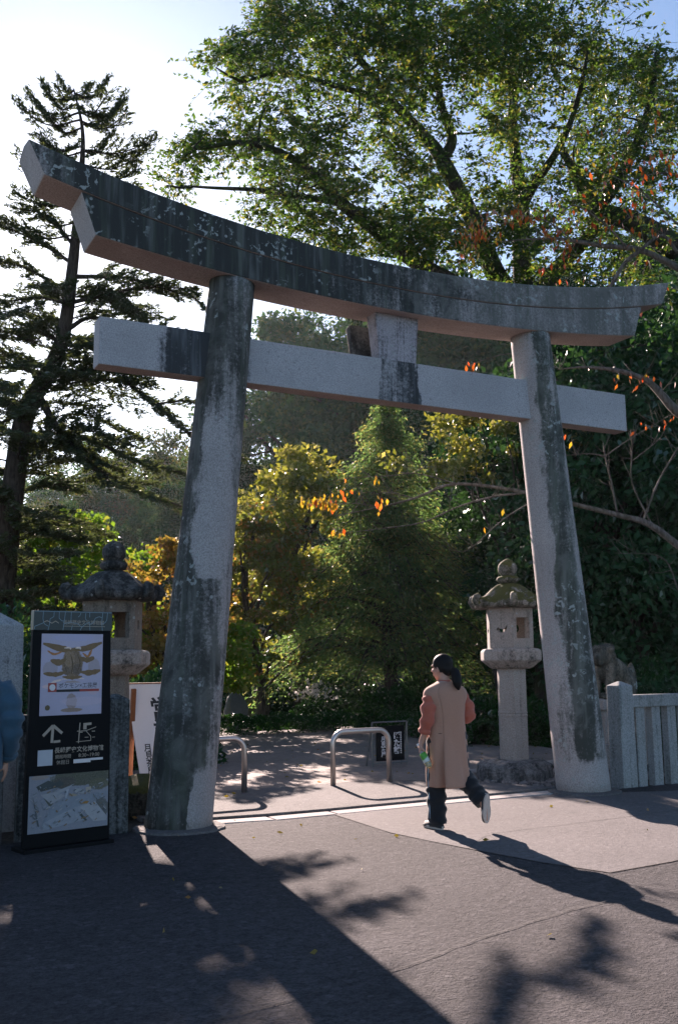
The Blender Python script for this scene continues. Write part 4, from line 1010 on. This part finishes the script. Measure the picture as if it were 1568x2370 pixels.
# --- big camphor behind the right half of the gate
D0 = 22.; rng = np.random.default_rng(21)
root = at(1290, 1640, 23.5); root[2] = -.2; fork = at(1215, 720, 22.5)
LM = [([root, root * .6 + fork * .4 + np.array((.2, 0, .3)), fork], .55, .36),
      ([fork] + PX([(1150, 640, 22), (1093, 507, 21.5), (1023, 371, 21), (981, 314, 21), (908, 236, 20.5), (820, 120, 20)], D0), 0.260, 0.065),
      (PX([(1023, 371, 21), (1045, 320, 21.3), (1020, 240, 21.5), (1005, 150, 22), (960, 40, 22)], D0), 0.143, 0.039),
      ([fork] + PX([(1206, 600, 22.4), (1205, 465, 22.6), (1194, 382, 22.8), (1184, 278, 23), (1192, 160, 23), (1176, 20, 23)], D0), 0.247, 0.065),
      (PX([(1206, 480, 22.6), (1240, 420, 22), (1290, 345, 21.5), (1330, 250, 21), (1360, 120, 20.5)], D0), 0.130, 0.039),
      ([fork] + PX([(1120, 690, 21.5), (960, 605, 21), (856, 522, 20.5), (790, 470, 20), (721, 398, 19.8), (640, 350, 19.5), (560, 330, 19), (450, 345, 18.8)], D0), 0.221, 0.033),
      (PX([(790, 470, 20), (700, 455, 19.6), (600, 440, 19.3), (500, 435, 19), (420, 430, 19)], D0), 0.078, 0.019),
      (PX([(908, 236, 20.5), (780, 200, 20), (650, 170, 19.8), (560, 190, 19.6)], D0), 0.078, 0.026),
      ([fork] + PX([(1290, 620, 22.8), (1376, 520, 22), (1340, 420, 21.6), (1300, 350, 21.3)], D0), 0.221, 0.078),
      (PX([(1570, 575, 21), (1460, 512, 21.5), (1376, 480, 22), (1325, 390, 22.2)], D0), 0.286, 0.156),
      (PX([(1376, 500, 22), (1450, 380, 21.5), (1500, 250, 21), (1520, 120, 20.5)], D0), 0.156, 0.052)]
t, mb, limbs = guided('camphor_tree', 'great camphor tree spreading its crown above the right half of the gate', 'tree', root, LM, M['bark_moss'])
BL = [(760, 80, 220, 105, 52), (1000, 50, 230, 100, 60), (1230, 50, 220, 100, 50), (1410, 190, 150, 90, 24), (545, 165, 50, 78, 14), (620, 110, 70, 90, 18), (575, 235, 60, 28, 4), (520, 338, 85, 38, 14), (440, 345, 45, 38, 9), (420, 425, 45, 22, 6),
      (650, 330, 110, 62, 22), (800, 250, 170, 90, 36), (720, 430, 130, 60, 18), (660, 425, 95, 40, 10), (890, 420, 150, 90, 26), (1080, 240, 170, 110, 34), (1250, 250, 150, 110, 26), (1420, 340, 140, 120, 30), (1100, 450, 160, 80, 20),
      (850, 540, 180, 48, 36), (690, 510, 100, 34, 16), (1000, 560, 160, 46, 32), (620, 480, 50, 25, 6), (1290, 490, 170, 90, 26), (1490, 430, 90, 120, 22), (1500, 250, 80, 90, 12), (1240, 600, 200, 50, 20), (1450, 590, 140, 60, 16), (640, 20, 80, 50, 10), (1080, 130, 180, 90, 24), (900, 130, 180, 90, 26), (1540, 150, 40, 60, 6), (1420, -40, 200, 60, 20), (1480, 170, 80, 60, 14), (1300, 120, 140, 80, 20), (1540, 260, 50, 70, 12), (1000, 120, 260, 90, 30), (1380, 430, 160, 70, 16), (800, 330, 160, 60, 14)]
cs = []
for x, y, rx, ry, n in BL:
    for _ in range(int(n * 1.08)):
        a = rng.uniform(0, 6.283); q = rng.random() ** .5; d = 20.5 + (x - 800) / 800 * 1.6 + rng.normal() * 1.5
        cs.append(at(x + rx * q * math.cos(a), y + ry * q * math.sin(a), d))
cs = np.array(cs); attach(mb, limbs, cs, rng, .035, .05)
C, D, Z = spray_leaves(mb, cs, rng.uniform(.45, .85, len(cs)), 9, 15, .112, rng)
mb.build('trunk', M['bark_moss'], t, True)
leaves('crown', C, D, Z, .48, M['camphor'], t, 5)

# --- fir behind the left pillar
rng = np.random.default_rng(31); D0 = 18.
b0 = at(-8, 1660, 17.6); b0[2] = -.2
trunk = [b0] + PX([(0, 1420), (12, 1300), (35, 1100), (62, 950), (120, 850), (150, 760), (168, 620), (180, 500), (189, 400), (191, 300), (171, 205)], D0)
LM = [(trunk, .27, .012)]
for pts, r in (([(172, 640), (300, 645), (450, 690)], .05), ([(166, 700), (330, 665), (455, 670)], .045), ([(160, 760), (215, 735), (330, 760), (455, 790)], .05), ([(150, 800), (230, 800), (300, 850)], .04), ([(120, 870), (260, 850, 17.6), (300, 890, 17.5), (360, 935, 17.4), (430, 1000, 17.2)], .05),
               ([(92, 920), (150, 1015, 17.6), (234, 1095, 17.3), (330, 1140, 17.2), (420, 1172, 17)], .075), ([(70, 1005), (140, 1004), (220, 1022, 17.4), (300, 1060, 17.2), (425, 1095, 17)], .05), ([(450, 690, 17.8), (505, 740, 17.6), (560, 800, 17.5)], .02), ([(360, 935, 17.4), (450, 930, 17.3), (555, 985, 17.2)], .022), ([(330, 760), (450, 830, 17.6), (545, 900, 17.4)], .022), ([(430, 1000, 17.2), (490, 1010, 17.1), (560, 1060, 17)], .018), ([(150, 700), (90, 688), (-20, 705)], .05), ([(140, 790), (60, 760), (-30, 790)], .05), ([(110, 870), (40, 850), (-50, 850)], .06),
               ([(60, 950), (10, 975), (-40, 1000)], .05), ([(168, 610), (90, 560), (0, 520)], .04), ([(172, 570), (110, 500), (30, 480)], .035), ([(165, 680), (60, 620), (-20, 600)], .04), ([(35, 1100), (-20, 1080), (-60, 1090)], .05), ([(20, 1200), (90, 1230, 17.6), (170, 1250, 17.4)], .04), ([(25, 1180), (-30, 1200)], .04)):
    LM.append((PX(pts, D0), r, .012))
for y, l, r, ul in ((540, -150, 130, 25), (505, -140, 140, 22), (470, -150, 160, 20), (440, -120, 130, 18), (410, -135, 120, 20), (385, -150, 150, 28), (350, -90, 172, 22), (330, -130, 90, 28), (300, -120, 130, 30), (275, -148, 110, 34), (255, -120, 110, 36), (238, -80, 95, 36), (222, -50, 70, 28), (212, -30, 40, 18)):
    x = np.interp(y, [205, 300, 400, 500, 620], [171, 191, 189, 180, 168])
    for e in (l * rng.uniform(.65, 1.1), r * rng.uniform(.65, 1.1)):
        y = y + rng.uniform(-9, 9)
        dd = rng.uniform(-.9, .9); LM.append(([at(x, y, D0), at(x + e * .5, y + ul * .35, D0 + dd * .6), at(x + e, y - ul, D0 + dd)], .022, .006))
t, mb, limbs = guided('fir_tree', 'tall dark fir with open layered branches behind the left end of the gate', 'tree', b0, LM, M['bark'])
T0 = np.array(limbs[0]); extra = []
for z in np.arange(2.4, 8.6, .27):   # whorls of thin layered branches all round the stem
    k = int(np.argmin(np.abs(T0[:, 2] - z))); L0 = .9 + 1.5 * min(1, (11.8 - z) / 5) * rng.uniform(.6, 1.1)
    for j in range(3):
        a = rng.uniform(0, 6.283); o = np.array((math.cos(a), math.sin(a), 0)); L = L0 * rng.uniform(.45, 1.1); st = T0[k]
        l = spline([st, st + o * L * .5 + (0, 0, .1 * L), st + o * L + (0, 0, rng.uniform(-.2, .12) * L)], 9); mb.tube(l, np.linspace(.018, .005, 9), 5); extra.append(l)
C = []; D = []
for li, l in enumerate(limbs[1:] + extra):
    l = np.array(l); seg = np.linalg.norm(np.diff(l, axis=0), axis=1); L = seg.sum(); cum = np.concatenate([[0], np.cumsum(seg)]); top = 21 <= li < len(limbs) - 1
    for s_ in np.arange(.12 * L, L, .085):
        i = min(len(l) - 2, int(np.searchsorted(cum, s_)) - 1); p = l[i] + (l[i + 1] - l[i]) * (s_ - cum[i]) / seg[i]; q = (l[i + 1] - l[i]) / seg[i]
        h = np.cross(q, (0, 0, 1.)); h /= np.linalg.norm(h) + 1e-6; u = s_ / L
        for sg_ in (-1, 1):
            if rng.random() < .22: continue
            wl = (.16 + .5 * math.sin(math.pi * min(1, u * .8 + .12))) * min(1.1, .45 + L * .25) * rng.uniform(.5, 1.2) * (.9 if top else 1); d = q * .75 + h * sg_ * .8 + np.array((0, 0, rng.normal() * .14 + (.22 if top else .02))); d /= np.linalg.norm(d)
            mb.tube([p, p + d * wl], [.005, .002], 3)
            n_ = int(wl * 72) + 3; w_ = rng.uniform(.1, 1.05, n_)[:, None]; sd = np.cross(d, (0, 0, 1.))
            C.append(p + d * wl * w_ + rng.normal(size=(n_, 3)) * .022); D.append(d * .8 + sd * rng.choice((-1, 1), (n_, 1)) * .75 + rng.normal(size=(n_, 3)) * .3 + np.array((0, 0, .15)))
mb.build('trunk', M['bark'], t, True)
C = np.concatenate(C); D = np.concatenate(D)
leaves('crown', C, D, .1 * rng.uniform(.5, 1.4, len(C)), .28, M['pine'], t, 7)

# --- cherry with a few coloured leaves, reaching in from the right
rng = np.random.default_rng(41); D0 = 14.2
b0 = at(1760, 1640, 14.5); b0[2] = -.2; f1 = at(1720, 1330, 14.5); f2 = at(1700, 1040, 14.4)
LM = [([b0, f1, f2, at(1690, 800, 14.3)], 0.1560, 0.0960),
      ([f1] + PX([(1640, 1310), (1568, 1262), (1500, 1213), (1428, 1192), (1340, 1170), (1217, 1140), (1057, 1120), (959, 1153), (876, 1174), (773, 1195)], D0), 0.0663, 0.0048),
      (PX([(1217, 1140), (1140, 1150), (1057, 1174), (980, 1208), (887, 1223), (773, 1236)], 14), 0.0172, 0.0032), (PX([(1260, 1150), (1222, 1166), (1160, 1205), (1083, 1272), (1036, 1272)], 13.8), 0.0125, 0.0024),
      (PX([(1057, 1120), (964, 1096), (907, 1101), (830, 1105), (763, 1112)], 14), 0.0094, 0.0024), (PX([(1428, 1192), (1412, 1110), (1399, 1055), (1396, 1032)], D0), 0.0156, 0.0080), (PX([(1399, 1056), (1360, 1050), (1310, 1054)], D0), 0.0094, 0.0040),
      (PX([(1487, 1206), (1520, 1120), (1563, 1044), (1600, 990)], D0), 0.0172, 0.0080), (PX([(1507, 1214), (1463, 1123), (1460, 1064), (1463, 1030)], D0), 0.0125, 0.0040), (PX([(1399, 1056), (1450, 1020), (1500, 990), (1568, 950)], D0), 0.0094, 0.0032),
      (PX([(1460, 1068), (1520, 1020), (1540, 990)], D0), 0.0062, 0.0024), (PX([(1570, 1370), (1530, 1290), (1420, 1280)], 14.5), 0.0109, 0.0032), (PX([(876, 1174), (820, 1165), (740, 1170), (690, 1160)], 14), 0.0062, 0.0024), (PX([(959, 1153), (900, 1140), (840, 1150)], 14), 0.0062, 0.0024),
      ([f2] + PX([(1640, 1000), (1566, 953), (1528, 912), (1493, 880), (1430, 858), (1350, 850), (1290, 855)], 14), 0.0936, 0.0080),
      ([at(1690, 800, 14.3)] + PX([(1620, 660), (1568, 621), (1481, 579), (1392, 569), (1298, 553), (1231, 553), (1150, 560)], 13.6), 0.0702, 0.0048), (PX([(1481, 579), (1444, 610), (1408, 668)], 13.6), 0.0351, 0.0240), (PX([(1568, 585), (1530, 545), (1480, 579)], 13.4), 0.0234, 0.0240),
      (PX([(1450, 574), (1400, 520), (1324, 475), (1272, 527), (1210, 579)], 13.5), 0.0156, 0.0032), (PX([(1330, 560), (1260, 510), (1180, 500), (1090, 520)], 13.6), 0.0109, 0.0024), (PX([(1568, 520), (1480, 440), (1400, 400)], 13.2), 0.0156, 0.0040), (PX([(1600, 420), (1530, 400), (1450, 420)], 13.2), 0.0156, 0.0040)]
t, mb, limbs = guided('cherry_tree', 'cherry tree with pale branches and a few red and orange leaves behind the gate', 'tree', b0, LM, M['bark_pale'])
for l in limbs[1:]:   # short spurs
    l = np.array(l)
    for k in range(int(len(l) * .55)):
        p = l[rng.integers(2, len(l))]; d = rng.normal(size=3) * .11 + np.array((-.06, 0, .14)); mb.tube([p, p + d * .6, p + d * 1.1 + (0, 0, .03)], [.006, .004, .002], 4)
P = []
for x, y, sx, sy, n, d in ((1105, 540, 32, 30, 70, 13.6), (1180, 500, 45, 20, 40, 13.6), (1090, 590, 16, 14, 12, 13.6), (1275, 525, 60, 40, 42, 13.4), (1300, 595, 50, 40, 20, 13.3), (1440, 490, 80, 45, 36, 13.2), (1530, 380, 50, 60, 40, 13), (1500, 540, 60, 50, 22, 13.2), (730, 1166, 28, 9, 34, 14), (760, 1175, 18, 8, 16, 14), (880, 1168, 14, 12, 8, 14), (868, 1118, 6, 8, 3, 14),
                           (798, 1112, 2, 2, 1, 14), (785, 1236, 16, 5, 7, 14), (1160, 1187, 2, 3, 1, 13.8), (1122, 1230, 2, 3, 1, 13.8), (800, 1150, 40, 16, 8, 14), (1500, 990, 40, 16, 5, 14), (1300, 1030, 15, 15, 5, 14), (1090, 850, 14, 7, 7, 14.2), (1470, 880, 60, 20, 12, 14), (1545, 975, 15, 10, 3, 14), (1420, 380, 100, 60, 30, 13), (1480, 690, 60, 40, 12, 13.4)):
    for k in range(int(n * 1.4) if n > 4 else n): P.append(at(x + rng.normal() * sx * .7, y + rng.normal() * sy * .7, d + rng.normal() * .15))
P = np.array(P); attach(mb, limbs[1:], P[::3] + (0, 0, .05), rng, .006, .1); mb.build('trunk', M['bark_pale'], t, True); D = np.tile(np.array((0, 0, -1.)), (len(P), 1)) + rng.normal(size=P.shape) * .3
lo = P[:, 2] < 4.6; Z = .1 * rng.uniform(.6, 1.25, len(P))
leaves('crown', P[~lo], D[~lo], Z[~lo], .45, M['cherry_leaf'], t, 9, .06); leaves('yellow_leaves', P[lo], D[lo], Z[lo], .5, M['cherry_yellow'], t, 10, .06)


def spot(px, d): p = at(px, 1600, d); return (p[0], p[1], 0)


def hz(px, py, d): return float(at(px, py, d)[2])


# --- garden trees seen through the gate
conifer('cypress_tree', 'feathery drooping cypress standing in the middle of the gateway', 'tree', spot(905, 25), hz(860, 930, 25), 6.0, 260, 40, .115, M['cypress'], M['bark'], 3, .3, 1.0, .4)
broadleaf('maple_tree', 'maple turning yellow and orange left of the cypress', 'tree', spot(610, 24), hz(610, 1160, 24), 3.0, .9, 90, 105, .13, M['maple'], M['bark'], 11, .75, .42, 'maples turning colour', .1, .45, .1)
broadleaf('maple_tree', 'rust coloured maple just left of the mould-streaked gate pillar', 'tree', spot(385, 20), hz(385, 1235, 20), 2.4, 1.1, 60, 105, .11, M['maple_rust'], M['bark'], 12, .75, .36, 'maples turning colour', .1, .45, .08)
broadleaf('maple_tree', 'bright green maple behind the grey-roofed lantern', 'tree', spot(140, 22), hz(130, 1185, 22), 4.2, 1.5, 110, 110, .13, M['maple_green'], M['bark'], 13, .75, .44, 'maples turning colour', .1, .45, .1)
broadleaf('maple_tree', 'low green maple behind the white tea house sign', 'tree', spot(440, 21), hz(400, 1400, 21), 3.2, .8, 60, 130, .12, M['maple_green'], M['bark'], 14, .75, .38, 'maples turning colour', .1, .45, .07)
broadleaf('camellia_tree', 'sunlit glossy-leaved tree behind the maple and left of the cypress top', 'tree', spot(690, 26.5), hz(690, 1020, 26.5), 3.6, 2.8, 55, 150, .17, M['gloss_leaf'], M['bark'], 15, .6, .55, 'glossy trees above the cypress', .1, .6)
broadleaf('camellia_tree', 'sunlit glossy-leaved tree right of the cypress top', 'tree', spot(1172, 21.5), hz(1060, 945, 21.5), 5.4, hz(1100, 1125, 21.5), 40, 110, .14, M['gloss_leaf'], M['bark'], 16, .6, .36, 'glossy trees above the cypress', .1, .6, .08)

# --- dark evergreens on the right and the wood on the hill behind
dk1 = broadleaf('evergreen_tree', 'dense dark evergreen directly behind the lichen-spotted gate pillar', 'tree', spot(1335, 25), 9.4, 6.4, .2, 230, 190, .19, M['dark_leaf'], M['bark'], 51, .5, .8, 'dark evergreens right of the gate', .3, .8, None, .3)
DK = ((1480, 21, .98, 40, 'dense dark evergreen behind the granite fence at the right edge'), (1390, 26, 1.12, 160, 'dense dark evergreen behind and between the two at the right edge'), (1150, 31, .6, 250, 'dense dark evergreen behind the moss-roofed lantern'), (1640, 24, 1.2, 310, 'tall dark evergreen cut by the right edge of the view'), (1210, 41, 1.25, 20, 'dark evergreen standing behind the glossy tree at the right pillar'))
for px, d, k, rz, lab in DK:
    c = copy_tree(dk1); c.location = spot(px, d); c.scale = (k,) * 3; c.rotation_euler = (0, 0, R(rz)); tag(c, lab)
h1 = broadleaf('broadleaf_tree', 'dark green broadleaf tree on the hill just right of the left gate pillar', 'tree', spot(600, 84), 13.6, 10, .3, 120, 420, .2, M['mid_leaf'], M['bark'], 61, .55, .95, 'trees on the hill behind', .2, .75)
h1.scale = (1.75,) * 3
h2 = broadleaf('broadleaf_tree', 'olive brown broadleaf tree on the hill just left of the left gate pillar', 'tree', spot(350, 80), 12.2, 9.5, .3, 110, 420, .19, M['olive_leaf'], M['bark'], 62, .55, .9, 'trees on the hill behind', .2, .75)
h2.scale = (1.7,) * 3
HL = ((h1, 735, 74, 2.15, 60, 'tallest broadleaf tree on the hill, its top showing below the beam left of the strut'), (h1, 850, 88, 2.1, 130, 'broadleaf tree on the hill behind the cypress top'), (h2, 480, 92, 1.85, 200, 'olive broadleaf tree hidden mostly by the left gate pillar'), (h1, 250, 95, 1.75, 300, 'far green broadleaf tree between the fir and the olive tree'), (h2, 130, 84, 1.4, 90, 'olive broadleaf tree behind the bright green maple'), (h1, 20, 98, 1.6, 170, 'far broadleaf tree at the left edge behind the fir'),
      (h1, 960, 62, 1.9, 220, 'tall broadleaf tree above the gateway right of the strut'), (h1, 1120, 60, 1.9, 280, 'tall broadleaf tree below the beam between strut and right pillar'), (h1, 1290, 56, 1.75, 330, 'tall broadleaf tree behind the right end of the tie beam'), (h1, 1470, 54, 1.8, 10, 'tall broadleaf tree behind the right tip of the top beam'), (h2, 670, 66, 1.1, 30, 'low olive broadleaf tree behind the yellow maple'), (h1, 545, 70, 1.2, 140, 'low green broadleaf tree beside the left gate pillar'), (h1, 400, 66, 1.05, 80, 'low green broadleaf tree left of the left gate pillar'), (h1, 1650, 50, 1.8, 45, 'tall broadleaf tree beyond the right edge of the view'),
      (h1, 800, 64, 1.15, 190, 'low green broadleaf tree behind the cypress'), (h1, 200, 68, .95, 250, 'low green broadleaf tree behind the bright green maple'))
for src, px, d, k, rz, lab in HL:
    c = copy_tree(src); c.location = spot(px, d); c.scale = (k,) * 3; c.rotation_euler = (0, 0, R(rz)); tag(c, lab)


# --- shrubs, hedge and ground cover
def shrub(label, px, d, w, h, seed, mat='box_leaf', ls=.075, n=4200, group='clipped shrubs in the garden', name='shrub', dep=.8):
    rg = np.random.default_rng(seed); t = thing(name, label, 'shrub', spot(px, d), 0, group); mb = MB()
    for k in range(7): mb.tube([(rg.normal() * .05, rg.normal() * .05, -.05), (rg.normal() * w * .12, rg.normal() * w * .12, h * .4), (rg.normal() * w * .22, rg.normal() * w * .2, h * .75)], [.025, .016, .006], 5)
    mb.build('stem', M['bark'], t)
    d_ = rg.normal(size=(n, 3)); d_[:, 2] = np.abs(d_[:, 2]) - .12; d_ /= np.linalg.norm(d_, axis=1, keepdims=True)
    lump = 1 + .1 * np.sin(d_[:, 0] * 6 + seed) * np.cos(d_[:, 1] * 5 + seed) + .07 * np.sin(d_[:, 2] * 9 + seed)
    r = (rg.random((n, 1)) ** .22) * lump[:, None]; p = d_ * r * np.array((w / 2, w / 2 * dep, h)); p[:, 2] = np.maximum(p[:, 2], .01)
    leaves('crown', p, d_ + rg.normal(size=(n, 3)) * .7, ls * rg.uniform(.6, 1.4, n), .5, M[mat], t, seed); return t


shrub('round clipped shrub left of the walking woman', 905, 22.9, 1.75, 1.0, 1, n=6000)
shrub('round clipped shrub between the woman and the moss-roofed lantern', 1108, 19, 1.5, .95, 2, n=6000)
shrub('leafy shrub behind the moss-roofed lantern post', 1215, 18.5, 1.6, .9, 3, ls=.11, n=3600)
shrub('dark shrub showing just right of the guardian lion', 1500, 18, 1.8, 1.45, 4, n=6000)
shrub('dark shrub filling the gap behind the walking woman', 1010, 26, 2.4, 1.5, 5, 'dark_leaf', .13, 5200)
shrub('dark shrub left of the flowering bush', 640, 27, 2.4, 1.3, 6, 'dark_leaf', .13, 5200)
shrub('dark shrub behind the pale garden rock', 560, 28.5, 3., 2.0, 7, 'dark_leaf', .15, 6000)
shrub('dark shrub behind the flowering bush', 760, 27.5, 3., 1.7, 8, 'dark_leaf', .14, 6000)
shrub('dark shrub between the white tea house sign and the grey-roofed lantern', 350, 15.5, 2.2, 1.55, 9, 'dark_leaf', .11, 5200)
shrub('dark shrub between the black notice board and the stone marker', 75, 13.5, 1.9, 1.95, 10, 'dark_leaf', .11, 6500)
shrub('dark shrub behind the black notice board', 190, 15, 2.2, 1.85, 11, 'dark_leaf', .11, 6500)
shrub('dark shrub at the left edge behind the stone marker', -30, 15, 2.4, 2.3, 12, 'dark_leaf', .12, 6500)
shrub('dark shrub under the low green maple', 395, 19, 1.7, 1.3, 13, 'dark_leaf', .12, 6000)
shrub('dark shrub behind the right stone fence', 1420, 20, 2.6, 1.7, 14, 'dark_leaf', .13, 6000)
shrub('dark shrub at the right edge behind the stone fence', 1560, 16.5, 2.2, 1.35, 15, 'dark_leaf', .12, 6000)
t = shrub('low bush with white sunlit flowers beyond the hedge', 720, 23.6, 1.1, .75, 16, n=2600, group=None, name='flowering_bush')
rg = np.random.default_rng(5); p = rg.normal(size=(150, 3)) * np.array((.26, .2, .12)) + np.array((.02, -.15, .85)); leaves('flowers', p, rg.normal(size=(150, 3)), .1 * rg.uniform(.6, 1.2, 150), .8, M['petal'], t, 3)


def hedge(label, a, b, h, w, seed):
    rg = np.random.default_rng(seed); a, b = np.array(a, float), np.array(b, float); L = np.linalg.norm(b - a); n = int(L * 3400); u = (b - a) / L; v = np.array((-u[1], u[0], 0))
    t = thing('hedge', label, 'hedge', tuple(a), 0, 'low clipped hedges along the path')
    s = rg.uniform(0, L, n); th = rg.uniform(-.25, math.pi + .25, n); k = .88 + .12 * rg.random(n); lump = 1 + .07 * np.sin(s * 5) + .05 * np.sin(s * 13 + 1)
    p = u[None] * s[:, None] + v[None] * (np.sign(np.cos(th)) * np.abs(np.cos(th)) ** .5 * w / 2 * k)[:, None]; p[:, 2] = np.maximum(.01, np.abs(np.sin(th)) ** .5 * np.sign(np.sin(th)) * h * k * lump)
    leaves('crown', p, rg.normal(size=(n, 3)), .06 * rg.uniform(.6, 1.4, n), .55, M['box_leaf'], t, seed); return t


a = at(495, 1700, 21.5); b = at(880, 1690, 23); hedge('long low clipped hedge edging the path between the barriers and the rocks', (a[0], a[1], 0), (b[0], b[1], 0), .42, .7, 1)
a = at(905, 1690, 22); b = at(1130, 1700, 18); hedge('low clipped hedge edging the path behind the walking woman', (a[0], a[1], 0), (b[0], b[1], 0), .45, .7, 2)
# ground cover and fallen leaves
rg = np.random.default_rng(77); n = 9000; x = rg.uniform(3, 13, n); y = rg.uniform(3, 13, n)
k = np.array([not inside(q, w_, [(-9, 2.2), (3.4, 2.2), (5.5, 3.2), (6.0, 6.6), (8.5, 11.3), (6.4, 12), (2.4, 11.4), (-9, 9.5)]) and not (2.9 < q < 8 and w_ < 3.2) for q, w_ in zip(x, y)])
p = np.stack([x, y, rg.uniform(0, .16, n)], 1)[k]; leaves('ground_cover', p, rg.normal(size=p.shape) + (0, 0, .5), .1 * rg.uniform(.5, 1.4, len(p)), .5, M['box_leaf'], None, 4, kind='stuff')
P = []
while len(P) < 260:
    q = rg.uniform(-4, 7), rg.uniform(-7, 9)
    if rg.random() < .25 + .5 * (q[1] > 1.5): P.append((q[0], q[1], (.036 if q[1] > 2.1 else .054 if q[1] > .2 else .014)))
P = np.array(P); D = rg.normal(size=P.shape) * (1, 1, .12); leaves('fallen_leaves', P, D, .05 * rg.uniform(.5, 1.3, len(P)), .5, M['maple_rust'], None, 6, .05, kind='stuff')

# ================================================================ the air
hz_ = NT('haze_air'); pv = hz_.n('ShaderNodeVolumePrincipled'); pv.inputs['Color'].default_value = (.8, .9, 1, 1); pv.inputs['Density'].default_value = .00017; pv.inputs['Anisotropy'].default_value = .45
hz_.t.links.new(pv.outputs[0], hz_.out.inputs[1])
mb = MB(); mb.box(-90, 190, -75, 200, -1.2, 62); mb.build('haze', hz_.m, kind='stuff')
